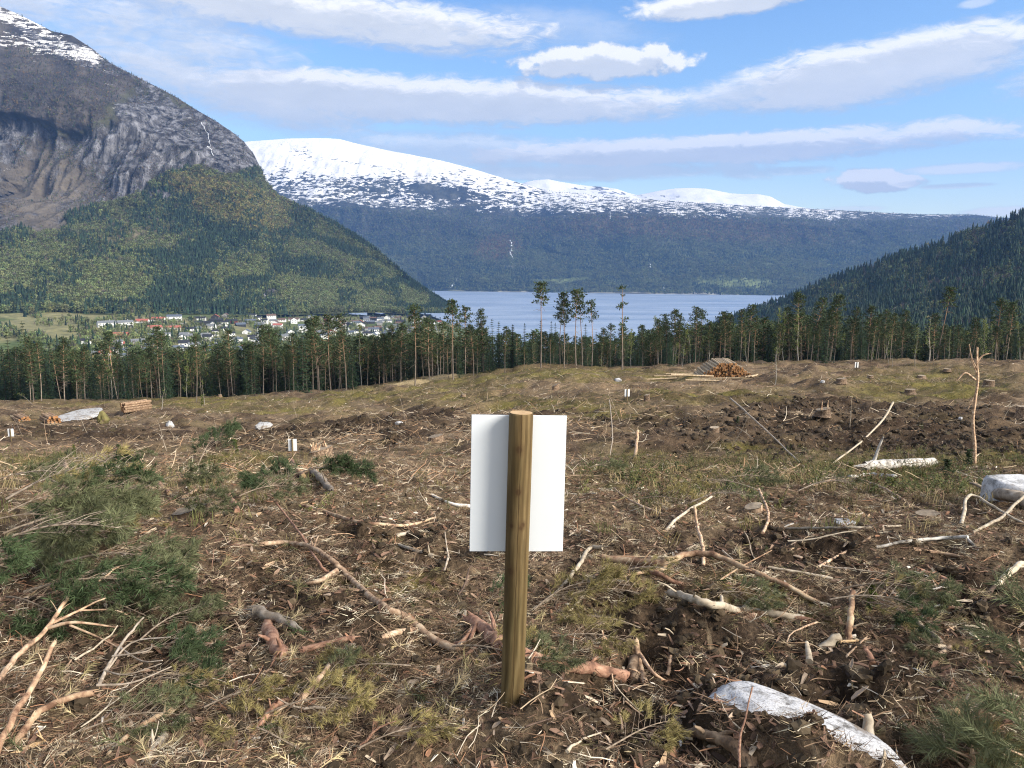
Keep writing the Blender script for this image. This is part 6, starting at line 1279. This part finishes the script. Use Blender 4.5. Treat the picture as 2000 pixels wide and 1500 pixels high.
# ------------------------------------------------------------------ loose sticks, each a thing
HB = []
for i in range(12):
    R = random.Random(i + 400); px, row = R.uniform(-40, 170), R.uniform(1040, 1200)
    e = bough(px, row, R.uniform(-60, 40), R.uniform(.55, .8), R.choice('ggdgb'), None, R.uniform(.08, .42), R.uniform(-.2, .3))
    HB.append((('pine bough heaped in the ' + ('lowest' if row > 1150 else 'low' if row > 1090 else 'upper' if row > 1040 else 'uppermost') + ' part', 'left slash heap'), px, e))
number(HB)
STM = []
for i in range(12):
    R = random.Random(i + 50); P = [Vector((-.5, 0, 0))]; d = Vector((1, 0, 0))
    for k in range(5): d = (d + Vector((0, R.gauss(0, .22), R.gauss(0, .16)))).normalized(); P.append(P[-1] + d * .2)
    b = MB(); b.tube(P, [.022 * R.uniform(.8, 1.2) * (1 - .1 * k) for k in range(6)], 6, jit=.12, R=R)
    if i % 3 == 0: q = P[2]; b.tube([q, q + Vector((.12, R.choice((-1, 1)) * .16, .08))], [.013, .006], 5)
    STM.append(b)
STN = {'pale': M_PALE, 'tan': M_TANB, 'peeled orange': M_PEEL, 'grey': M_GREY, 'pink barked': M_BARK, 'dark': M_DARKS}
STMESH = {k: [b.mesh('stick', [m], True) for b in STM] for k, m in STN.items()}
R = random.Random(99); sticks = []
def where(px, row):
    d = 'far up the slope' if row < 790 else 'on the middle slope' if row < 880 else 'in the nearer slash' if row < 1000 else 'on the near earth' if row < 1220 else 'close to the viewer'
    s = 'at the left' if px < 350 else 'left of the sign' if px < 700 else 'just left of the sign' if px < 920 else 'by the sign post' if px < 1110 else 'just right of the sign' if px < 1350 else 'right of the sign' if px < 1650 else 'at the right'
    return d, s
for i in range(240):
    px = R.uniform(-40, 2040); row = R.choice([R.uniform(735, 830), R.uniform(780, 900), R.uniform(820, 1050), R.uniform(1000, 1480)])
    g = on_ground(px, row); k = R.choices(list(STN), [5, 4, 2, 3, 2, 2])[0]; Ln = min(R.lognormvariate(-1.55, .5), .8) * (1 + min(g.y, 60) * .035); th = R.uniform(.35, .8) * (1 if g.y < 12 else 1.4)
    if 930 < px < 1080 and row > 1150: continue
    o = link('stick', R.choice(STMESH[k])); o.location = g + Vector((0, 0, .02 * th)); o.rotation_euler = (R.uniform(0, 6.28), R.gauss(-.0, .12) if R.random() < .85 else R.uniform(-.9, .9), R.uniform(0, 6.28)); q = th * (.30 + .35 * min(g.y, 40) / 40); o.scale = (Ln, q, q)
    sticks.append((o, k, px, row))
# thin stakes and dead saplings standing
for i in range(28):
    px = R.uniform(0, 2000); row = R.uniform(728, 880); g = on_ground(px, row); k = R.choice(('grey', 'tan', 'pale')); Ln = R.uniform(.6, 2.0)
    o = link('stick', R.choice(STMESH[k])); o.rotation_euler = (0, -math.pi / 2 + R.gauss(0, .35), R.uniform(0, 6.28)); o.location = g + Vector((0, 0, Ln * .42)); o.scale = (Ln, .55, .55); sticks.append((o, 'upright ' + k, px, row))
gr = {}
for o, k, px, row in sticks: gr.setdefault((k,) + where(px, row), []).append((row, px, o))
ORDN = ['nearest', 'second nearest', 'third nearest', 'fourth nearest', 'fifth nearest', 'sixth nearest', 'seventh nearest', 'eighth nearest', 'ninth nearest', 'tenth nearest', 'eleventh nearest', 'twelfth nearest']
for (k, d, s), lst in gr.items():
    lst.sort(key=lambda t: -t[0])
    for i, (row, px, o) in enumerate(lst): tag(o, '%s%s stick lying %s, %s' % ('' if len(lst) == 1 else ORDN[min(i, 11)] + ' ', k, d, s) if 'upright' not in k else '%s%s stake standing %s, %s' % ('' if len(lst) == 1 else ORDN[min(i, 11)] + ' ', k.replace('upright ', 'thin '), d, s), 'stick', 'loose sticks on the clearing')

# ------------------------------------------------------------------ small litter nobody could count
M_LIT = leafy('litter', (.1, .07, .04), .55, True, .08, rough=.9)
def p_needles(seed, n=22, rad=.05, up=.35):
    R = random.Random(seed); b = MB()
    for _ in range(n): a = R.uniform(0, 6.28); b.needle((R.gauss(0, rad * .5), R.gauss(0, rad * .5), R.uniform(0, .012)), (math.cos(a), math.sin(a), R.uniform(-.1, up)), R.uniform(.03, .075), .0034, 0, R)
    return b.mesh('needle_clump', [M_LIT])
def p_twig(seed):
    R = random.Random(seed); P = [Vector((-.12, 0, 0))]; d = Vector((1, 0, 0)); b = MB()
    for k in range(4): d = (d + Vector((0, R.gauss(0, .3), R.gauss(0, .22)))).normalized(); P.append(P[-1] + d * .06)
    b.tube(P, [.0034, .0036, .003, .0026, .0018], 4, cap=False)
    if seed % 2: q = P[2]; b.tube([q, q + Vector((.04, R.choice((-1, 1)) * .05, .02))], [.0024, .0012], 3, cap=False)
    return b.mesh('twig', [M_LIT])
def p_chip(seed):
    R = random.Random(seed); b = MB(); L_, w = R.uniform(.03, .08), R.uniform(.008, .02); t = R.uniform(.003, .007)
    V = [(-L_, -w * R.uniform(.4, 1), 0), (-L_ * .3, -w, t), (L_, -w * R.uniform(.1, .7), 0), (L_ * R.uniform(.7, 1.1), w * .4, 0), (-L_ * .2, w, t), (-L_ * .9, w * R.uniform(.3, 1), 0)]
    b.add(V + [(x, y, z + t) for x, y, z in V], [(6, 7, 8, 9, 10, 11)] + [(k, (k + 1) % 6, 6 + (k + 1) % 6, 6 + k) for k in range(6)]); return b.mesh('chip', [M_LIT])
def p_clod(seed):
    import bmesh
    R = random.Random(seed); bm = bmesh.new(); bmesh.ops.create_icosphere(bm, subdivisions=2, radius=.03)
    for v in bm.verts: v.co *= R.uniform(.6, 1.25); v.co.z *= .65
    me = bpy.data.meshes.new('clod'); bm.to_mesh(me); bm.free(); me.materials.append(M_LIT); return me
def p_sprig(seed):
    R = random.Random(seed); b = MB(); d = Vector((1, R.gauss(0, .3), R.uniform(.05, .5))); b.tube([(0, 0, 0), d * .1], [.003, .002], 3, cap=False); tuft(b, R, d * .02, d, .10, 38, .055, .003); return b.mesh('sprig', [M_LIT])
def p_grass(seed, n=18, hgt=.16, lean=.5):
    R = random.Random(seed); b = MB()
    for _ in range(n):
        a = R.uniform(0, 6.28); o = Vector((R.gauss(0, .05), R.gauss(0, .05), 0)); d = Vector((math.cos(a), math.sin(a), 0)); h = hgt * R.uniform(.5, 1.2); s = Vector((-d.y, d.x, 0)) * .0035; m_ = o + d * lean * h * .4 + Vector((0, 0, h * .7)); e = o + d * h * lean * R.uniform(.8, 1.6) + Vector((0, 0, h * R.uniform(.7, 1)))
        b.add([o - s, o + s, m_ + s * .8, m_ - s * .8, e], [(0, 1, 2, 3), (3, 2, 4)])
    return b.mesh('grass_tuft', [M_LIT])
def p_shrub(seed):
    R = random.Random(seed); b = MB()
    for _ in range(5):
        d = Vector((R.gauss(0, .5), R.gauss(0, .5), 1)).normalized(); o = Vector((R.gauss(0, .05), R.gauss(0, .05), 0)); h = R.uniform(.1, .22); b.tube([o, o + d * h], [.002, .001], 3, cap=False)
        for _ in range(12): b.card(o + d * h * R.uniform(.3, 1.05), (R.gauss(0, 1), R.gauss(0, 1), R.gauss(0, .6)), (0, 0, 1), R.uniform(.018, .032), .014, 0, .3)
    return b.mesh('shrub', [M_LIT])
def pts(n, y0, y1, r, wfun=None):
    q = r.uniform(q_of_y(y0), q_of_y(y1), n); u = r.uniform(-.92, .92, n); y = y_of_q(q); x = u * (y + 3)
    i = np.clip((q * (NR - 1)).astype(int), 0, NR - 2); j = np.clip(((u + UM) / (2 * UM) * (NC - 1)).astype(int), 0, NC - 2)
    k = np.ones(n, bool)
    if wfun is not None: k = r.uniform(0, 1, n) < wfun(x, y, ZP[i, j], ZM[i, j], ZT[i, j])
    px, _ = project(x, y, H(x, y)); ye = edge_u(x / np.maximum(y, 1))[1]; k &= (np.abs(px - 1000) < 1600) & (y < ye + 4)
    return x[k], y[k], i[k], j[k]
def strew(name, protos, n, y0, y1, seed, cols, wts, s0, s1, label, cat, wfun=None, grow=0.0, flat=.12, lift=.004, colpow=.25):
    r = np.random.default_rng(seed); x, y, i, j = pts(n, y0, y1, r, wfun); m = len(x); z = H(x, y); slope = (H(x, y + .15) - H(x, y - .15)) / .3
    rot = np.stack([np.arctan(slope) + r.normal(0, flat, m), r.normal(0, flat, m), r.uniform(0, 6.28, m)], 1)
    # turn about z first, tilt with the slope afterwards: small tilts, so the order hardly shows
    sc = r.uniform(s0, s1, m) * (1 + grow * np.minimum(y, 90)); c = np.array(cols)[r.choice(len(cols), m, p=np.array(wts) / sum(wts))] * r.uniform(1 - colpow, 1 + colpow, (m, 1))
    scatter(name, protos, np.stack([x, y, z + lift], 1), rot, sc, r.integers(0, len(protos), m), c, label, cat)
cn = lambda x, y, s, a, b: sstep(fbm(x / s, y / s, 3, 77), a, b)

strew('clods', [p_clod(i) for i in range(5)], 34000, 1.2, 60, 1, [(.035, .024, .016), (.06, .04, .026), (.085, .06, .04)], [4, 3, 1], .2, 1.0, 'crumbs and clods of dark earth', 'earth', lambda x, y, p, m, t: .25 + .75 * p, .03, .5)
strew('needle_litter', [p_needles(i) for i in range(8)], 95000, 1.2, 24, 2, [(.135, .085, .055), (.23, .16, .105), (.38, .295, .195), (.07, .046, .031), (.18, .155, .075), (.55, .48, .36)], [4, 4, 3, 3.4, .7, 1.5], .4, .9, 'brown fallen pine needles over the earth', 'litter', lambda x, y, p, m, t: np.clip((.30 + .75 * cn(x, y, .7, -.2, .25)) * (1 - .62 * p) + .3 * t, 0, 1), .02, .2)
strew('twig_litter', [p_twig(i) for i in range(10)], 80000, 1.2, 118, 3, [(.13, .08, .052), (.24, .16, .105), (.42, .32, .22), (.58, .50, .40), (.06, .042, .03), (.28, .15, .09)], [4.5, 3.4, 1.7, 1.3, 5, 2.6], .14, .62, 'thin broken twigs strewn over the clearing', 'litter', lambda x, y, p, m, t: np.clip((.25 + .6 * cn(x, y, 1.3, -.15, .3)) * (1 - .5 * p) + .5 * t, 0, 1), .035, .10)
strew('slash', [p_twig(i) for i in range(10)], 16000, 9, 34, 13, [(.16, .11, .07), (.30, .21, .14), (.44, .34, .23), (.54, .46, .35), (.08, .06, .042), (.34, .20, .12)], [3, 4, 3, 1.6, 3, 2.4], .5, 2.2, 'broken slash twigs and limbs strewn over the farther slope', 'slash', lambda x, y, p, m, t: np.clip((.12 + .8 * cn(x, y, 5, -.1, .3)) * (1 - .6 * p) * (1 - .55 * m) + .6 * t, 0, 1), 0, .12, .03)
strew('far_slash', [p_twig(i) for i in range(10)], 30000, 28, 121, 15, [(.18, .125, .08), (.32, .23, .15), (.46, .36, .25), (.58, .50, .39), (.10, .07, .05), (.36, .22, .13)], [3, 4, 3, 2, 2.4, 2.4], 1.1, 3.8, 'pale slash twigs strewn over the far part of the clearing', 'slash', lambda x, y, p, m, t: np.clip((.10 + .9 * cn(x, y, 7, -.1, .3) + .5 * sstep(y, 45, 70)) * (1 - .5 * p) * (1 - .35 * m) + .6 * t, 0, 1), 0, .2, .05)
strew('peat_lumps', [p_clod(i) for i in range(5)], 26000, 8, 70, 14, [(.035, .024, .017), (.055, .038, .026), (.08, .058, .04)], [4, 3, 1], 1.5, 6, 'big lumps of dark churned peat', 'earth', lambda x, y, p, m, t: .9 * p, 0, .5)
strew('wood_chips', [p_chip(i) for i in range(8)], 40000, 1.2, 118, 4, [(.42, .30, .18), (.60, .50, .36), (.70, .64, .54), (.30, .17, .10), (.20, .12, .08)], [3, 3, 2, 4, 3], .08, .55, 'pale wood chips and bark flakes', 'litter', lambda x, y, p, m, t: np.clip(.3 + .5 * cn(x, y, 1.1, 0, .35) - .15 * p + .5 * t, 0, 1), .05, .35)
strew('bark_flakes', [p_chip(i + 20) for i in range(8)], 90000, 1.2, 40, 16, [(.10, .062, .042), (.17, .105, .07), (.24, .155, .105), (.32, .225, .155), (.055, .038, .028), (.46, .36, .26)], [3, 4, 3.4, 2.2, 3, 1.2], .10, .5, 'red brown bark flakes and mulch over the earth', 'litter', lambda x, y, p, m, t: np.clip((.45 + .5 * cn(x, y, .9, -.2, .25)), 0, 1), .03, .4)
strew('pine_sprigs', [p_sprig(i) for i in range(8)], 3600, 1.3, 30, 5, [(.10, .105, .05), (.20, .17, .085), (.36, .29, .17), (.06, .08, .032)], [1.4, 3, 4.5, .6], .5, 1.0, 'loose needle sprigs, green to yellow', 'sprigs', lambda x, y, p, m, t: np.clip(.2 + .8 * cn(x, y, 1.6, -.05, .3) - .4 * p, .03, 1), .02, .25)
strew('grass', [p_grass(i) for i in range(5)] + [p_grass(9, 14, .09, 1.0)], 56000, 4.5, 122, 6, [(.12, .105, .042), (.18, .14, .068), (.085, .085, .032), (.26, .195, .11)], [3.4, 3, 2, 2], .3, .8, 'thin olive and straw grass and moss on the felled slope', 'grass', lambda x, y, p, m, t: np.clip((.12 + .78 * sstep(y, 8, 18)) * m + .16 * sstep(y, 5, 12) * sstep(fbm(x / 3.5, y / 3.5, 4, 91), .05, .3) + .05 * cn(x, y, 2, 0, .3) - .2 * p, 0, 1), .012, .15)
strew('heather', [p_shrub(i) for i in range(6)], 9000, 5.5, 120, 7, [(.065, .078, .028), (.10, .098, .035), (.13, .09, .05)], [3, 3, 1], .6, 1.3, 'low bilberry and heather plants', 'plants', lambda x, y, p, m, t: np.clip(.8 * m + .12 * sstep(fbm(x / 3.5, y / 3.5, 4, 91), .1, .3), 0, 1), .012, .15)
